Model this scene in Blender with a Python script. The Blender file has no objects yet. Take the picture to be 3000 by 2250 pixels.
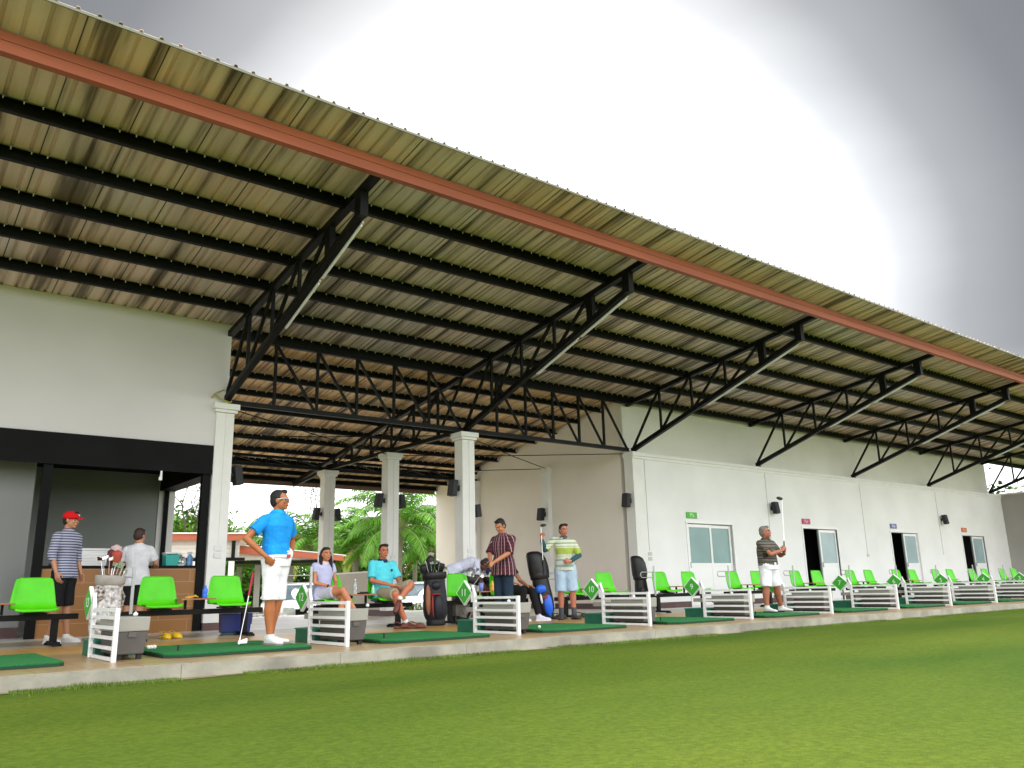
import bpy, bmesh, math, random
from mathutils import Vector as V, Matrix, noise as mnoise
random.seed(7)
C = bpy.context.scene.collection
R = math.radians
SC = bpy.context.scene

# ---------------------------------------------------------------- camera
CAMLOC = V((-4.8454, -14.4266, 0.5668)); YAW, PIT, ROL, FPX = -0.671065, 0.244206, -0.023551, 2401.63
CM = Matrix.Rotation(YAW, 3, 'Z') @ Matrix.Rotation(math.pi/2 + PIT, 3, 'X') @ Matrix.Rotation(ROL, 3, 'Z')
cd = bpy.data.cameras.new('camera'); cam = bpy.data.objects.new('camera', cd); C.objects.link(cam)
cam.matrix_world = Matrix.Translation(CAMLOC) @ CM.to_4x4()
cd.sensor_width = 36; cd.lens = FPX/3000*36; cd.clip_start = 0.05; cd.clip_end = 2000
SC.camera = cam

# ---------------------------------------------------------------- world and sun
SUN_EL, SUN_AZ = R(50), R(35)      # azimuth clockwise from +Y
w = bpy.data.worlds.new('World'); SC.world = w; w.use_nodes = True
nt = w.node_tree; nt.nodes.clear()
N = nt.nodes.new; L = nt.links.new
out = N('ShaderNodeOutputWorld'); bg1 = N('ShaderNodeBackground'); bg2 = N('ShaderNodeBackground'); mx = N('ShaderNodeMixShader')
sky = N('ShaderNodeTexSky'); sky.sky_type = 'NISHITA'; sky.sun_disc = False; sky.sun_elevation = SUN_EL; sky.sun_rotation = SUN_AZ
L(sky.outputs[0], bg1.inputs[0]); bg1.inputs[1].default_value = 0.09
tc = N('ShaderNodeTexCoord'); dot = N('ShaderNodeVectorMath'); dot.operation = 'DOT_PRODUCT'
nrm = N('ShaderNodeVectorMath'); nrm.operation = 'NORMALIZE'; L(tc.outputs['Generated'], nrm.inputs[0])
L(nrm.outputs[0], dot.inputs[0]); dot.inputs[1].default_value = V((0.620, 0.722, 0.305)).normalized()
mp = N('ShaderNodeMapping'); mp.inputs['Scale'].default_value = (1.5, 1.5, 4); L(nrm.outputs[0], mp.inputs[0])
nz = N('ShaderNodeTexNoise'); nz.inputs['Scale'].default_value = 1.4; nz.inputs['Detail'].default_value = 5; L(mp.outputs[0], nz.inputs[0])
ad = N('ShaderNodeMath'); ad.operation = 'MULTIPLY_ADD'; ad.inputs[1].default_value = 0.028; L(nz.outputs[0], ad.inputs[0]); L(dot.outputs['Value'], ad.inputs[2])
rp = N('ShaderNodeValToRGB'); L(ad.outputs[0], rp.inputs[0])
e = rp.color_ramp.elements
e[0].position = 0.0; e[0].color = (0.80, 0.81, 0.82, 1)
e[1].position = 1.0; e[1].color = (1.0, 1.0, 1.0, 1)
sp_ = N('ShaderNodeSeparateXYZ'); L(nrm.outputs[0], sp_.inputs[0]); hz = N('ShaderNodeMapRange'); hz.interpolation_type = 'SMOOTHSTEP'
hz.inputs[1].default_value = .24; hz.inputs[2].default_value = .06; hz.inputs[3].default_value = 0; hz.inputs[4].default_value = 1; L(sp_.outputs[2], hz.inputs[0])
for p, c in ((0.10, .80), (0.55, .32), (0.80, .055), (0.865, .075), (0.908, .14), (0.936, .27), (0.958, .55)):
    k = e.new(p); k.color = (c*.985, c, c*1.01, 1)
hm_ = N('ShaderNodeMix'); hm_.data_type = 'RGBA'; L(hz.outputs[0], hm_.inputs[0]); L(rp.outputs[0], hm_.inputs[6]); hm_.inputs[7].default_value = (.80, .80, .80, 1); L(hm_.outputs[2], bg2.inputs[0]); bg2.inputs[1].default_value = 1.55
mx.inputs[0].default_value = 0.94
L(bg1.outputs[0], mx.inputs[1]); L(bg2.outputs[0], mx.inputs[2]); L(mx.outputs[0], out.inputs[0])
sl = bpy.data.lights.new('sun', 'SUN'); sl.energy = 1.5; sl.angle = R(28); sl.color = (1, .97, .92)
so = bpy.data.objects.new('sun', sl); C.objects.link(so)
sd = V((math.sin(SUN_AZ)*math.cos(SUN_EL), math.cos(SUN_AZ)*math.cos(SUN_EL), math.sin(SUN_EL)))
so.rotation_euler = sd.to_track_quat('Z', 'Y').to_euler(); so.location = (0, -30, 30)
SC.view_settings.view_transform = 'Standard'; SC.view_settings.look = 'None'
SC.view_settings.exposure = 1.2; SC.view_settings.gamma = 1

# ---------------------------------------------------------------- helpers
def ray(u, v):
    return (CM @ V(((u-1500)/FPX, -(v-1125)/FPX, -1))).normalized()
def at_y(u, v, y):
    d = ray(u, v); return CAMLOC + d*((y-CAMLOC.y)/d.y)
def at_d(u, v, dist):
    d = ray(u, v); return CAMLOC + d*(dist/math.hypot(d.x, d.y))
def atx(u, y, z):           # x of the point at depth y, height z seen in image column u
    def pu(x):
        q = CM.transposed() @ (V((x, y, z)) - CAMLOC); return 1500 + FPX*q.x/-q.z
    lo, hi = -20.0, 60.0
    for _ in range(50):
        m = (lo+hi)/2
        if pu(m) < u: lo = m
        else: hi = m
    return (lo+hi)/2

MATS = {}
def mat(name, col, rough=.6, metal=0, nscale=0, namt=.15, bump=0, bscale=40, spec=.5, coat=0, trans=0, stretch=None, detail=4, emit=0):
    if name in MATS: return MATS[name]
    m = bpy.data.materials.new(name); m.use_nodes = True; t = m.node_tree; b = t.nodes['Principled BSDF']
    b.inputs['Base Color'].default_value = (*col, 1); b.inputs['Roughness'].default_value = rough
    b.inputs['Metallic'].default_value = metal; b.inputs['Specular IOR Level'].default_value = spec
    b.inputs['Coat Weight'].default_value = coat; b.inputs['Transmission Weight'].default_value = trans
    if nscale or bump:
        c = t.nodes.new('ShaderNodeTexCoord'); mpn = t.nodes.new('ShaderNodeMapping'); t.links.new(c.outputs['Object'], mpn.inputs[0])
        if stretch: mpn.inputs['Scale'].default_value = stretch
    if nscale:
        n = t.nodes.new('ShaderNodeTexNoise'); n.inputs['Scale'].default_value = nscale; n.inputs['Detail'].default_value = detail
        t.links.new(mpn.outputs[0], n.inputs[0]); r = t.nodes.new('ShaderNodeValToRGB')
        r.color_ramp.elements[0].position = .3; r.color_ramp.elements[1].position = .7
        r.color_ramp.elements[0].color = (*[x*(1-namt) for x in col], 1); r.color_ramp.elements[1].color = (*[min(1, x*(1+namt)) for x in col], 1)
        t.links.new(n.outputs[0], r.inputs[0]); t.links.new(r.outputs[0], b.inputs['Base Color'])
    if bump:
        n = t.nodes.new('ShaderNodeTexNoise'); n.inputs['Scale'].default_value = bscale; n.inputs['Detail'].default_value = 3
        t.links.new(mpn.outputs[0], n.inputs[0]); bp = t.nodes.new('ShaderNodeBump'); bp.inputs['Strength'].default_value = bump
        bp.inputs['Distance'].default_value = .02
        t.links.new(n.outputs[0], bp.inputs['Height']); t.links.new(bp.outputs[0], b.inputs['Normal'])
    MATS[name] = m; return m

def bands(name, axis, stops, period, rough=.8, offset=0):
    """fabric with bands along one object axis; stops = [(pos, colour), ...] within one period (metres)"""
    if name in MATS: return MATS[name]
    m = bpy.data.materials.new(name); m.use_nodes = True; t = m.node_tree; b = t.nodes['Principled BSDF']
    b.inputs['Roughness'].default_value = rough; b.inputs['Specular IOR Level'].default_value = .2
    c = t.nodes.new('ShaderNodeTexCoord'); s = t.nodes.new('ShaderNodeSeparateXYZ'); t.links.new(c.outputs['Object'], s.inputs[0])
    o = t.nodes.new('ShaderNodeMath'); o.operation = 'ADD'; o.inputs[1].default_value = offset+10*period; t.links.new(s.outputs[axis], o.inputs[0])
    d = t.nodes.new('ShaderNodeMath'); d.operation = 'DIVIDE'; d.inputs[1].default_value = period; t.links.new(o.outputs[0], d.inputs[0])
    f = t.nodes.new('ShaderNodeMath'); f.operation = 'FRACT'; t.links.new(d.outputs[0], f.inputs[0])
    r = t.nodes.new('ShaderNodeValToRGB'); r.color_ramp.interpolation = 'CONSTANT'; t.links.new(f.outputs[0], r.inputs[0])
    el = r.color_ramp.elements
    el[0].position = 0; el[0].color = (*stops[0][1], 1); el[1].position = stops[1][0]; el[1].color = (*stops[1][1], 1)
    for p, cc in stops[2:]: k = el.new(p); k.color = (*cc, 1)
    t.links.new(r.outputs[0], b.inputs['Base Color'])
    n = t.nodes.new('ShaderNodeTexNoise'); n.inputs['Scale'].default_value = 14; t.links.new(c.outputs['Object'], n.inputs[0])
    bp = t.nodes.new('ShaderNodeBump'); bp.inputs['Strength'].default_value = .5; bp.inputs['Distance'].default_value = .03
    t.links.new(n.outputs[0], bp.inputs['Height']); t.links.new(bp.outputs[0], b.inputs['Normal'])
    MATS[name] = m; return m

def tag(o, label=None, cat=None, group=None, kind=None):
    if label: o['label'] = label
    if cat: o['category'] = cat
    if group: o['group'] = group
    if kind: o['kind'] = kind
    return o
def thing(name, label, cat, loc=(0, 0, 0), rz=0, group=None):
    o = bpy.data.objects.new(name, None); o.empty_display_size = .1; C.objects.link(o)
    o.location = loc; o.rotation_euler = (0, 0, rz); tag(o, label, cat, group); return o
def copy_tree(o, parent=None):
    c = o.copy(); C.objects.link(c)
    if parent: c.parent = parent
    for ch in list(KIDS.get(o.name, [])):
        k = copy_tree(ch, c); KIDS.setdefault(c.name, []).append(k)
    return c
KIDS = {}
def origin(p):
    o = V((0, 0, 0))
    while p: o = o + p.location; p = p.parent
    return o

class MB:
    """collects shapes; build() links them as ONE mesh object"""
    def __init__(s): s.v = []; s.f = []; s.m = []; s.sm = []
    def add(s, vs, fs, mi=0, smooth=False):
        b = len(s.v); s.v += [tuple(p) for p in vs]; s.f += [tuple(i+b for i in f) for f in fs]; s.m += [mi]*len(fs); s.sm += [smooth]*len(fs)
        return s
    def box(s, c, d, rot=None, mi=0):
        hx, hy, hz = d[0]/2, d[1]/2, d[2]/2; vs = [V((x, y, z)) for x in (-hx, hx) for y in (-hy, hy) for z in (-hz, hz)]
        if rot is not None: vs = [rot @ p for p in vs]
        c = V(c); return s.add([p+c for p in vs], [(0, 1, 3, 2), (4, 6, 7, 5), (0, 4, 5, 1), (2, 3, 7, 6), (0, 2, 6, 4), (1, 5, 7, 3)], mi)
    def bb(s, x0, x1, y0, y1, z0, z1, mi=0): return s.box(((x0+x1)/2, (y0+y1)/2, (z0+z1)/2), (x1-x0, y1-y0, z1-z0), None, mi)
    def bar(s, p0, p1, w, h, up=(0, 0, 1), mi=0):
        p0, p1 = V(p0), V(p1); d = (p1-p0); ln = d.length; d.normalize(); up = V(up)
        sx = d.cross(up)
        if sx.length < 1e-4: sx = d.cross(V((1, 0, 0)))
        sx.normalize(); u2 = sx.cross(d)
        return s.box((p0+p1)/2, (ln, w, h), Matrix((d, sx, u2)).transposed(), mi)
    def prism(s, poly, d, mi=0):     # poly: list of 3-D points (planar); d: extrusion vector
        n = len(poly); d = V(d); vs = [V(p) for p in poly] + [V(p)+d for p in poly]
        return s.add(vs, [tuple(range(n))[::-1], tuple(range(n, 2*n))] + [(i, (i+1) % n, n+(i+1) % n, n+i) for i in range(n)], mi)
    def rings(s, rs, caps=True, mi=0, smooth=True):
        n = len(rs[0]); vs = [p for r in rs for p in r]; fs = []
        for k in range(len(rs)-1):
            for i in range(n): fs.append((k*n+i, k*n+(i+1) % n, (k+1)*n+(i+1) % n, (k+1)*n+i))
        s.add(vs, fs, mi, smooth)
        if caps:
            s.add(rs[0], [tuple(range(n))[::-1]], mi); s.add(rs[-1], [tuple(range(n))], mi)
        return s
    def tube(s, pts, r, n=8, mi=0, closed=False):
        pts = [V(p) for p in pts]; rs = []; m = len(pts); prev = None
        for i, p in enumerate(pts):
            a = pts[(i-1) % m] if (closed or i) else p; b = pts[(i+1) % m] if (closed or i < m-1) else p
            d = (b-a).normalized()
            if prev is None:
                u = d.cross(V((0, 0, 1)));
                if u.length < 1e-3: u = d.cross(V((1, 0, 0)))
            else: u = prev - d*prev.dot(d)
            u.normalize(); prev = u; v2 = d.cross(u); rr = r[i] if isinstance(r, (list, tuple)) else r
            rs.append([p + (u*math.cos(2*math.pi*k/n) + v2*math.sin(2*math.pi*k/n))*rr for k in range(n)])
        if closed: rs.append(rs[0]); return s.rings(rs, False, mi)
        return s.rings(rs, True, mi)
    def lathe(s, prof, c=(0, 0, 0), n=20, mi=0, sx=1, sy=1):
        c = V(c); return s.rings([[c+V((r*sx*math.cos(2*math.pi*k/n), r*sy*math.sin(2*math.pi*k/n), z)) for k in range(n)] for r, z in prof], True, mi)
    def build(s, name, mats, parent=None, world=False):
        me = bpy.data.meshes.new(name); vs = s.v
        if world and parent:
            o0 = origin(parent); vs = [(p[0]-o0.x, p[1]-o0.y, p[2]-o0.z) for p in vs]
        me.from_pydata(vs, [], s.f)
        if not isinstance(mats, (list, tuple)): mats = [mats]
        for m in mats: me.materials.append(m)
        me.polygons.foreach_set('material_index', s.m); me.polygons.foreach_set('use_smooth', s.sm)
        me.update(); o = bpy.data.objects.new(name, me); C.objects.link(o)
        if parent: o.parent = parent; KIDS.setdefault(parent.name, []).append(o)
        return o
def bevel(o, wd=.006, seg=2):
    m = o.modifiers.new('b', 'BEVEL'); m.width = wd; m.segments = seg; m.limit_method = 'ANGLE'; return o
def text(name, s, size, M, m, parent, depth=.002, align='CENTER'):
    cu = bpy.data.curves.new(name, 'FONT'); cu.body = s; cu.size = size; cu.extrude = depth; cu.align_x = align; cu.align_y = 'CENTER'
    t = bpy.data.objects.new(name, cu); C.objects.link(t)
    dg = bpy.context.evaluated_depsgraph_get(); dg.update(); me = bpy.data.meshes.new_from_object(t.evaluated_get(dg)); bpy.data.objects.remove(t)
    me.transform(M); me.materials.clear(); me.materials.append(m)
    o = bpy.data.objects.new(name, me); C.objects.link(o); o.parent = parent; KIDS.setdefault(parent.name, []).append(o); return o
def struct(name, mb, m): return tag(mb.build(name, m), kind='structure')

# ---------------------------------------------------------------- materials
WHITE = mat('white_wall', (.83, .84, .83), .75, nscale=.9, namt=.05, detail=7, bump=.08, bscale=60)
CREAM = mat('cream_wall', (.82, .765, .68), .8, nscale=.7, namt=.05, bump=.08, bscale=60)
UPPER = mat('upper_wall', (.74, .735, .68), .85, nscale=.5, namt=.08, bump=.05, bscale=50)
GREYW = mat('grey_wall', (.22, .23, .22), .8, nscale=.8, namt=.06)
COLW = mat('column_paint', (.80, .80, .77), .6, nscale=3, namt=.04)
BLACK = mat('black_steel', (.0045, .005, .0045), .5, nscale=6, namt=.4, spec=.18)
FASC = mat('black_fascia', (.004, .004, .0045), .65, nscale=2, namt=.3, spec=.15)
ORANGE = mat('orange_paint', (.42, .105, .05), .55, nscale=1.5, namt=.14, stretch=(.3, 1, 3))
BROWN = mat('brown_base', (.10, .055, .05), .6, nscale=4, namt=.2)
FRAMEW = mat('white_frame_paint', (.82, .82, .82), .4, nscale=9, namt=.05)
ALU = mat('white_aluminium', (.84, .85, .84), .35)
SEATG = mat('green_plastic', (.085, .60, .003), .42, nscale=5, namt=.08, coat=.08, spec=.3)
SIGNG = mat('sign_green', (.05, .40, .03), .5)
SIGNW = mat('sign_white', (.85, .87, .85), .5)
WOODT = mat('table_wood', (.38, .16, .07), .45, nscale=7, namt=.3, stretch=(1, 6, 6))
MATG = mat('mat_turf', (.008, .17, .035), .9, nscale=60, namt=.25, bump=.4, bscale=220)
MATE = mat('mat_edge', (.006, .045, .022), .8)
TRAYG = mat('tray_green', (.008, .115, .065), .5, nscale=6, namt=.2)
BOXL = mat('box_light_grey', (.32, .31, .27), .5, nscale=5, namt=.07)
BOXD = mat('box_dark_grey', (.095, .088, .08), .55, nscale=5, namt=.1)
STEEL = mat('galvanised', (.45, .46, .46), .35, metal=.8, nscale=12, namt=.1)
CHROME = mat('chrome', (.75, .75, .78), .15, metal=1)
RUBBER = mat('rubber', (.02, .02, .02), .7)
SPK = mat('speaker_black', (.008, .009, .010), .6, nscale=20, namt=.2)
GLASST = mat('frosted_pane', (.16, .29, .28), .22, nscale=1.2, namt=.12, spec=.6)
GLASSB = mat('bluish_pane', (.30, .42, .44), .25, nscale=1.0, namt=.14, spec=.6)
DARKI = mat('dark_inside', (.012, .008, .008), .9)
CONCR = mat('concrete', (.34, .32, .26), .85, nscale=3.0, namt=.30, detail=9, bump=.2, bscale=30)
PLAST = mat('white_plastic', (.8, .8, .8), .35)
# ---------------------------------------------------------------- ground
def lawn_mat():
    m = bpy.data.materials.new('lawn'); m.use_nodes = True; t = m.node_tree; b = t.nodes['Principled BSDF']
    b.inputs['Roughness'].default_value = .9; b.inputs['Specular IOR Level'].default_value = .15
    c = t.nodes.new('ShaderNodeTexCoord')
    def nz(scale, det, st=(1, 1, 1)):
        q = t.nodes.new('ShaderNodeMapping'); q.inputs['Scale'].default_value = st; t.links.new(c.outputs['Object'], q.inputs[0])
        n = t.nodes.new('ShaderNodeTexNoise'); n.inputs['Scale'].default_value = scale; n.inputs['Detail'].default_value = det; t.links.new(q.outputs[0], n.inputs[0]); return n
    a = nz(.45, 5, (.35, 1, 1)); f = nz(28, 6); g = nz(150, 3)
    r1 = t.nodes.new('ShaderNodeValToRGB'); t.links.new(a.outputs[0], r1.inputs[0])
    r1.color_ramp.elements[0].position = .34; r1.color_ramp.elements[0].color = (.080, .158, .010, 1)
    r1.color_ramp.elements[1].position = .68; r1.color_ramp.elements[1].color = (.165, .232, .020, 1)
    r2 = t.nodes.new('ShaderNodeValToRGB'); t.links.new(f.outputs[0], r2.inputs[0])
    r2.color_ramp.elements[0].position = .32; r2.color_ramp.elements[0].color = (.52, .58, .45, 1)
    r2.color_ramp.elements[1].position = .7; r2.color_ramp.elements[1].color = (1.3, 1.22, 1.3, 1)
    mu = t.nodes.new('ShaderNodeMix'); mu.data_type = 'RGBA'; mu.blend_type = 'MULTIPLY'; mu.inputs[0].default_value = .55
    t.links.new(r1.outputs[0], mu.inputs[6]); t.links.new(r2.outputs[0], mu.inputs[7])
    r3 = t.nodes.new('ShaderNodeValToRGB'); t.links.new(g.outputs[0], r3.inputs[0])
    r3.color_ramp.elements[0].position = .35; r3.color_ramp.elements[0].color = (.55, .6, .5, 1)
    r3.color_ramp.elements[1].position = .65; r3.color_ramp.elements[1].color = (1.35, 1.3, 1.3, 1)
    mv = t.nodes.new('ShaderNodeMix'); mv.data_type = 'RGBA'; mv.blend_type = 'MULTIPLY'; mv.inputs[0].default_value = .45
    t.links.new(mu.outputs[2], mv.inputs[6]); t.links.new(r3.outputs[0], mv.inputs[7]); t.links.new(mv.outputs[2], b.inputs['Base Color'])
    bp = t.nodes.new('ShaderNodeBump'); bp.inputs['Strength'].default_value = .9; bp.inputs['Distance'].default_value = .02
    t.links.new(g.outputs[0], bp.inputs['Height']); t.links.new(bp.outputs[0], b.inputs['Normal'])
    return m
LAWN = lawn_mat()
g = MB(); xs = [-400, -120, -40, -15, 0, 15, 34, 60, 120, 400]; ys = [(-400, -.12), (-60, -.12), (-20, -.12), (-6.6, -.12), (7.0, -.12), (10.5, -.52), (30, -.55), (90, -.55), (500, -.55)]
g.add([(x, y, z) for y, z in ys for x in xs], [(j*10+i, j*10+i+1, (j+1)*10+i+1, (j+1)*10+i) for j in range(len(ys)-1) for i in range(9)])
struct('lawn', g, LAWN)

# platform slab, with tiled top
def tile_mat():
    m = bpy.data.materials.new('floor_tiles'); m.use_nodes = True; t = m.node_tree; b = t.nodes['Principled BSDF']
    c = t.nodes.new('ShaderNodeTexCoord'); s = t.nodes.new('ShaderNodeSeparateXYZ'); t.links.new(c.outputs['Object'], s.inputs[0])
    r = t.nodes.new('ShaderNodeValToRGB'); r.color_ramp.interpolation = 'CONSTANT'
    mr = t.nodes.new('ShaderNodeMapRange'); mr.inputs[1].default_value = -7; mr.inputs[2].default_value = 7; t.links.new(s.outputs[1], mr.inputs[0]); t.links.new(mr.outputs[0], r.inputs[0])
    P = lambda y: (y+7)/14
    el = r.color_ramp.elements; el[0].position = 0; el[0].color = (.42, .33, .20, 1); el[1].position = P(-6.55); el[1].color = (.43, .29, .135, 1)
    for y, cc in ((-4.3, (.55, .31, .085)), (-2.8, (.48, .42, .32)), (-.9, (.76, .75, .72))): k = el.new(P(y)); k.color = (*cc, 1)
    n = t.nodes.new('ShaderNodeTexNoise'); n.inputs['Scale'].default_value = 1.6; n.inputs['Detail'].default_value = 6; t.links.new(c.outputs['Object'], n.inputs[0])
    rn = t.nodes.new('ShaderNodeValToRGB'); rn.color_ramp.elements[0].position = .35; rn.color_ramp.elements[0].color = (.80, .78, .76, 1); rn.color_ramp.elements[1].position = .65; rn.color_ramp.elements[1].color = (1, 1, 1, 1)
    t.links.new(n.outputs[0], rn.inputs[0])
    mu = t.nodes.new('ShaderNodeMix'); mu.data_type = 'RGBA'; mu.blend_type = 'MULTIPLY'; mu.inputs[0].default_value = 1; t.links.new(r.outputs[0], mu.inputs[6]); t.links.new(rn.outputs[0], mu.inputs[7])
    br = t.nodes.new('ShaderNodeTexBrick'); br.offset = 0; br.inputs['Scale'].default_value = 1; br.inputs['Brick Width'].default_value = .4; br.inputs['Row Height'].default_value = .4
    br.inputs['Mortar Size'].default_value = .006; br.inputs['Color1'].default_value = (1, 1, 1, 1); br.inputs['Color2'].default_value = (.95, .95, .95, 1); br.inputs['Mortar'].default_value = (.6, .57, .53, 1)
    t.links.new(c.outputs['Object'], br.inputs[0])
    m2 = t.nodes.new('ShaderNodeMix'); m2.data_type = 'RGBA'; m2.blend_type = 'MULTIPLY'; m2.inputs[0].default_value = 1; t.links.new(mu.outputs[2], m2.inputs[6]); t.links.new(br.outputs[0], m2.inputs[7])
    t.links.new(m2.outputs[2], b.inputs['Base Color']); b.inputs['Roughness'].default_value = .33
    return m
g = MB(); g.bb(-22, 33, -6.735, 7.1, -.5, 0); struct('platform', g, [tile_mat()])
g = MB()
x = -22.0; rnd = random.Random(3)
while x < 33:          # concrete edge cast in lengths
    x1 = min(33, x+1.5); g.bb(x+.002, x1-.002, -6.80, -6.737, -.4, -.006); x = x1
struct('platform_kerb', g, CONCR)
# worn soil strip where the grass meets the slab
g = MB(); n = 220; top = []; 
for i in range(n+1):
    x = -22+55*i/n; wv = .10+.10*mnoise.noise(V((x*1.3, 0, 0)))+.06*mnoise.noise(V((x*5, 2, 0)))
    top += [(x, -6.78, -.116), (x, -6.82-max(.02, wv), -.116)]
g.add(top, [(2*i, 2*i+1, 2*i+3, 2*i+2) for i in range(n)])
struct('soil_strip', g, mat('bare_soil', (.24, .20, .10), .95, nscale=9, namt=.3))
# short grass blades on the near lawn, thicker along the slab
def blades():
    rnd = random.Random(5); vs = []; fs = []
    def put(x, y, h):
        a = rnd.random()*6.28; dx, dy = math.cos(a)*.004, math.sin(a)*.004; lx, ly = rnd.uniform(-.5, .5)*h, rnd.uniform(-.5, .5)*h
        b = len(vs); vs.extend([(x-dx, y-dy, -.12), (x+dx, y+dy, -.12), (x+lx, y+ly, -.12+h)]); fs.append((b, b+1, b+2))
    for i in range(0):
        d = 3.2+rnd.random()**1.3*9; a = rnd.uniform(-.04, 1.25)+.0
        x = CAMLOC.x+d*math.sin(a); y = CAMLOC.y+d*math.cos(a)
        if y < -6.95: put(x, y, rnd.uniform(.006, .013))
    for i in range(30000):
        x = -6+rnd.random()**1.5*36
        if mnoise.noise(V((x*1.1, 3, 0))) > -.25: put(x, -6.815-abs(rnd.gauss(0, .10)), rnd.uniform(.012, .03+.03*max(0, mnoise.noise(V((x*2.3, 0, 5))))))
    g = MB(); g.v = vs; g.f = fs; g.m = [0]*len(fs); g.sm = [False]*len(fs); return g
m = mat('grass_blade', (.12, .19, .014), .8, nscale=3, namt=.4)
tag(blades().build('grass', m), 'short mown grass blades of the fairway lawn', 'grass', kind='stuff')

# ---------------------------------------------------------------- roof canopy
S = 5.252; SLOPE = .155
def zr(y): return 5.34 - SLOPE*y          # underside of the sheet
X0, X1, YE, YR = -16.0, 46.0, -6.25, 9.1
def roof_mat(nm, c1, c2):
    m = bpy.data.materials.new(nm); m.use_nodes = True; t = m.node_tree; b = t.nodes['Principled BSDF']
    c = t.nodes.new('ShaderNodeTexCoord')
    def nz(st, sc, det):
        q = t.nodes.new('ShaderNodeMapping'); q.inputs['Scale'].default_value = st; t.links.new(c.outputs['Object'], q.inputs[0])
        n = t.nodes.new('ShaderNodeTexNoise'); n.inputs['Scale'].default_value = sc; n.inputs['Detail'].default_value = det; t.links.new(q.outputs[0], n.inputs[0]); return n
    a = nz((5, .22, 1), 1.0, 7); r = t.nodes.new('ShaderNodeValToRGB'); t.links.new(a.outputs[0], r.inputs[0])
    e = r.color_ramp.elements; e[0].position = .36; e[0].color = (.19, .15, .14, 1); e[1].position = .63; e[1].color = c1
    k = e.new(.48); k.color = c2
    d = nz((.5, .5, 1), 1.0, 4); r2 = t.nodes.new('ShaderNodeValToRGB'); t.links.new(d.outputs[0], r2.inputs[0])
    r2.color_ramp.elements[0].position = .38; r2.color_ramp.elements[0].color = (1, .93, .80, 1); r2.color_ramp.elements[1].position = .66; r2.color_ramp.elements[1].color = (.90, .98, .98, 1)
    mu = t.nodes.new('ShaderNodeMix'); mu.data_type = 'RGBA'; mu.blend_type = 'MULTIPLY'; mu.inputs[0].default_value = 1; t.links.new(r.outputs[0], mu.inputs[6]); t.links.new(r2.outputs[0], mu.inputs[7])
    t.links.new(mu.outputs[2], b.inputs['Base Color']); b.inputs['Roughness'].default_value = .5; b.inputs['Metallic'].default_value = .15
    return m
ROOF = roof_mat('roof_sheet_silver', (.84, .70, .72, 1), (.66, .545, .545, 1)); ROOF_WARMLIT = roof_mat('roof_sheet_warmlit', (.95, .70, .46, 1), (.88, .60, .37, 1))  # rear sheet: warm reflected light painted into its colour
canopy = thing('canopy_roof', 'long monopitch corrugated metal canopy roof with orange fascia over the tee bays', 'roof', (0, 0, 5.3))
prof = [(-.085, 0), (-.028, 0), (-.016, .034), (.016, .034), (.028, 0), (.085, 0)]
g = MB(); rowsv = []
ribs = []; x = X0
while x < X1: ribs.append(x); x += .2
xs = []
for rx in ribs:
    xs += [(rx-.1, 0), (rx-.024, 0), (rx-.014, .030), (rx+.014, .030), (rx+.024, 0)]
xs.append((ribs[-1]+.1, 0)); XS = xs
def sheet(y0, y1, lift=0, xmax=99):
    xs = [q for q in XS if q[0] < xmax]; nn = len(xs); vs = [(x, y, zr(y)+h+lift) for y in (y0, y1) for x, h in xs] + [(x, y, zr(y)+h+lift+.006) for y in (y0, y1) for x, h in xs]
    fs = []
    for i in range(nn-1):
        fs.append((i, nn+i, nn+i+1, i+1)); fs.append((2*nn+i, 2*nn+i+1, 3*nn+i+1, 3*nn+i))
        fs.append((i, i+1, 2*nn+i+1, 2*nn+i)); fs.append((nn+i, 3*nn+i, 3*nn+i+1, nn+i+1))
    g.add(vs, fs)
sheet(YE, .12); g.build('roof_sheet', ROOF, canopy, True)
g = MB(); sheet(-.03, YR, .008, 31.95); g.build('roof_sheet', ROOF_WARMLIT, canopy, True)
# side laps of the sheets: thin dark seams every 0.8 m
g = MB(); x = X0+.3
while x < X1-.2:
    ye = YR-.02 if x < 31.9 else .1
    g.bar((x, YE+.02, zr(YE+.02)-.004), (x, ye, zr(ye)-.004), .012, .006); x += .8
g.build('sheet_laps', mat('lap_seam', (.07, .06, .045), .8), canopy, True)
for py in [-4.55, -3.65, -2.75, -1.85, -.93, 0.0] + [.92*k for k in range(1, 10)] + [8.95]:
    z = zr(py)-.065; g = MB(); dp = .105 if py <= 0 else .075
    if py <= 0: spans = [(X0, X1-.5)]
    else: spans = [(X0, 10.34)]
    for a, b_ in spans:       # C section: web and two flanges
        g.bb(a, b_, py-.004, py+.004, z-dp, z+.055); g.bb(a, b_, py-.07, py-.004, z-dp, z-dp+.008); g.bb(a, b_, py-.07, py-.004, z+.047, z+.055)
        g.bb(a, b_, py-.07, py-.066, z-dp+.008, z-dp+.03)
    g.build('purlin', BLACK, canopy, True)
g = MB(); rnd = random.Random(8)      # screw tips showing through beside each purlin
for py in [-4.55, -3.65, -2.75, -1.85, -.93, 0.0] + [.92*k for k in range(1, 9)]:
    x = -7.0
    while x < 24:
        if not (py > 0 and x > 10.3): g.box((x+rnd.uniform(-.02, .02), py-.080, zr(py)-.030), (.013, .013, .028))
        x += .2
tag(g.build('screw_tips', mat('zinc_tip', (.8, .8, .78), .4), canopy, True), kind='stuff')
g = MB(); z1 = zr(-5.6)
g.bb(X0, X1, -5.63, -5.60, z1-.25, z1-.13); g.bb(X0, X1, -5.62, -5.60, z1-.13, z1-.118); g.bb(X0, X1, -5.63, -5.60, z1-.118, z1-.012)
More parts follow.
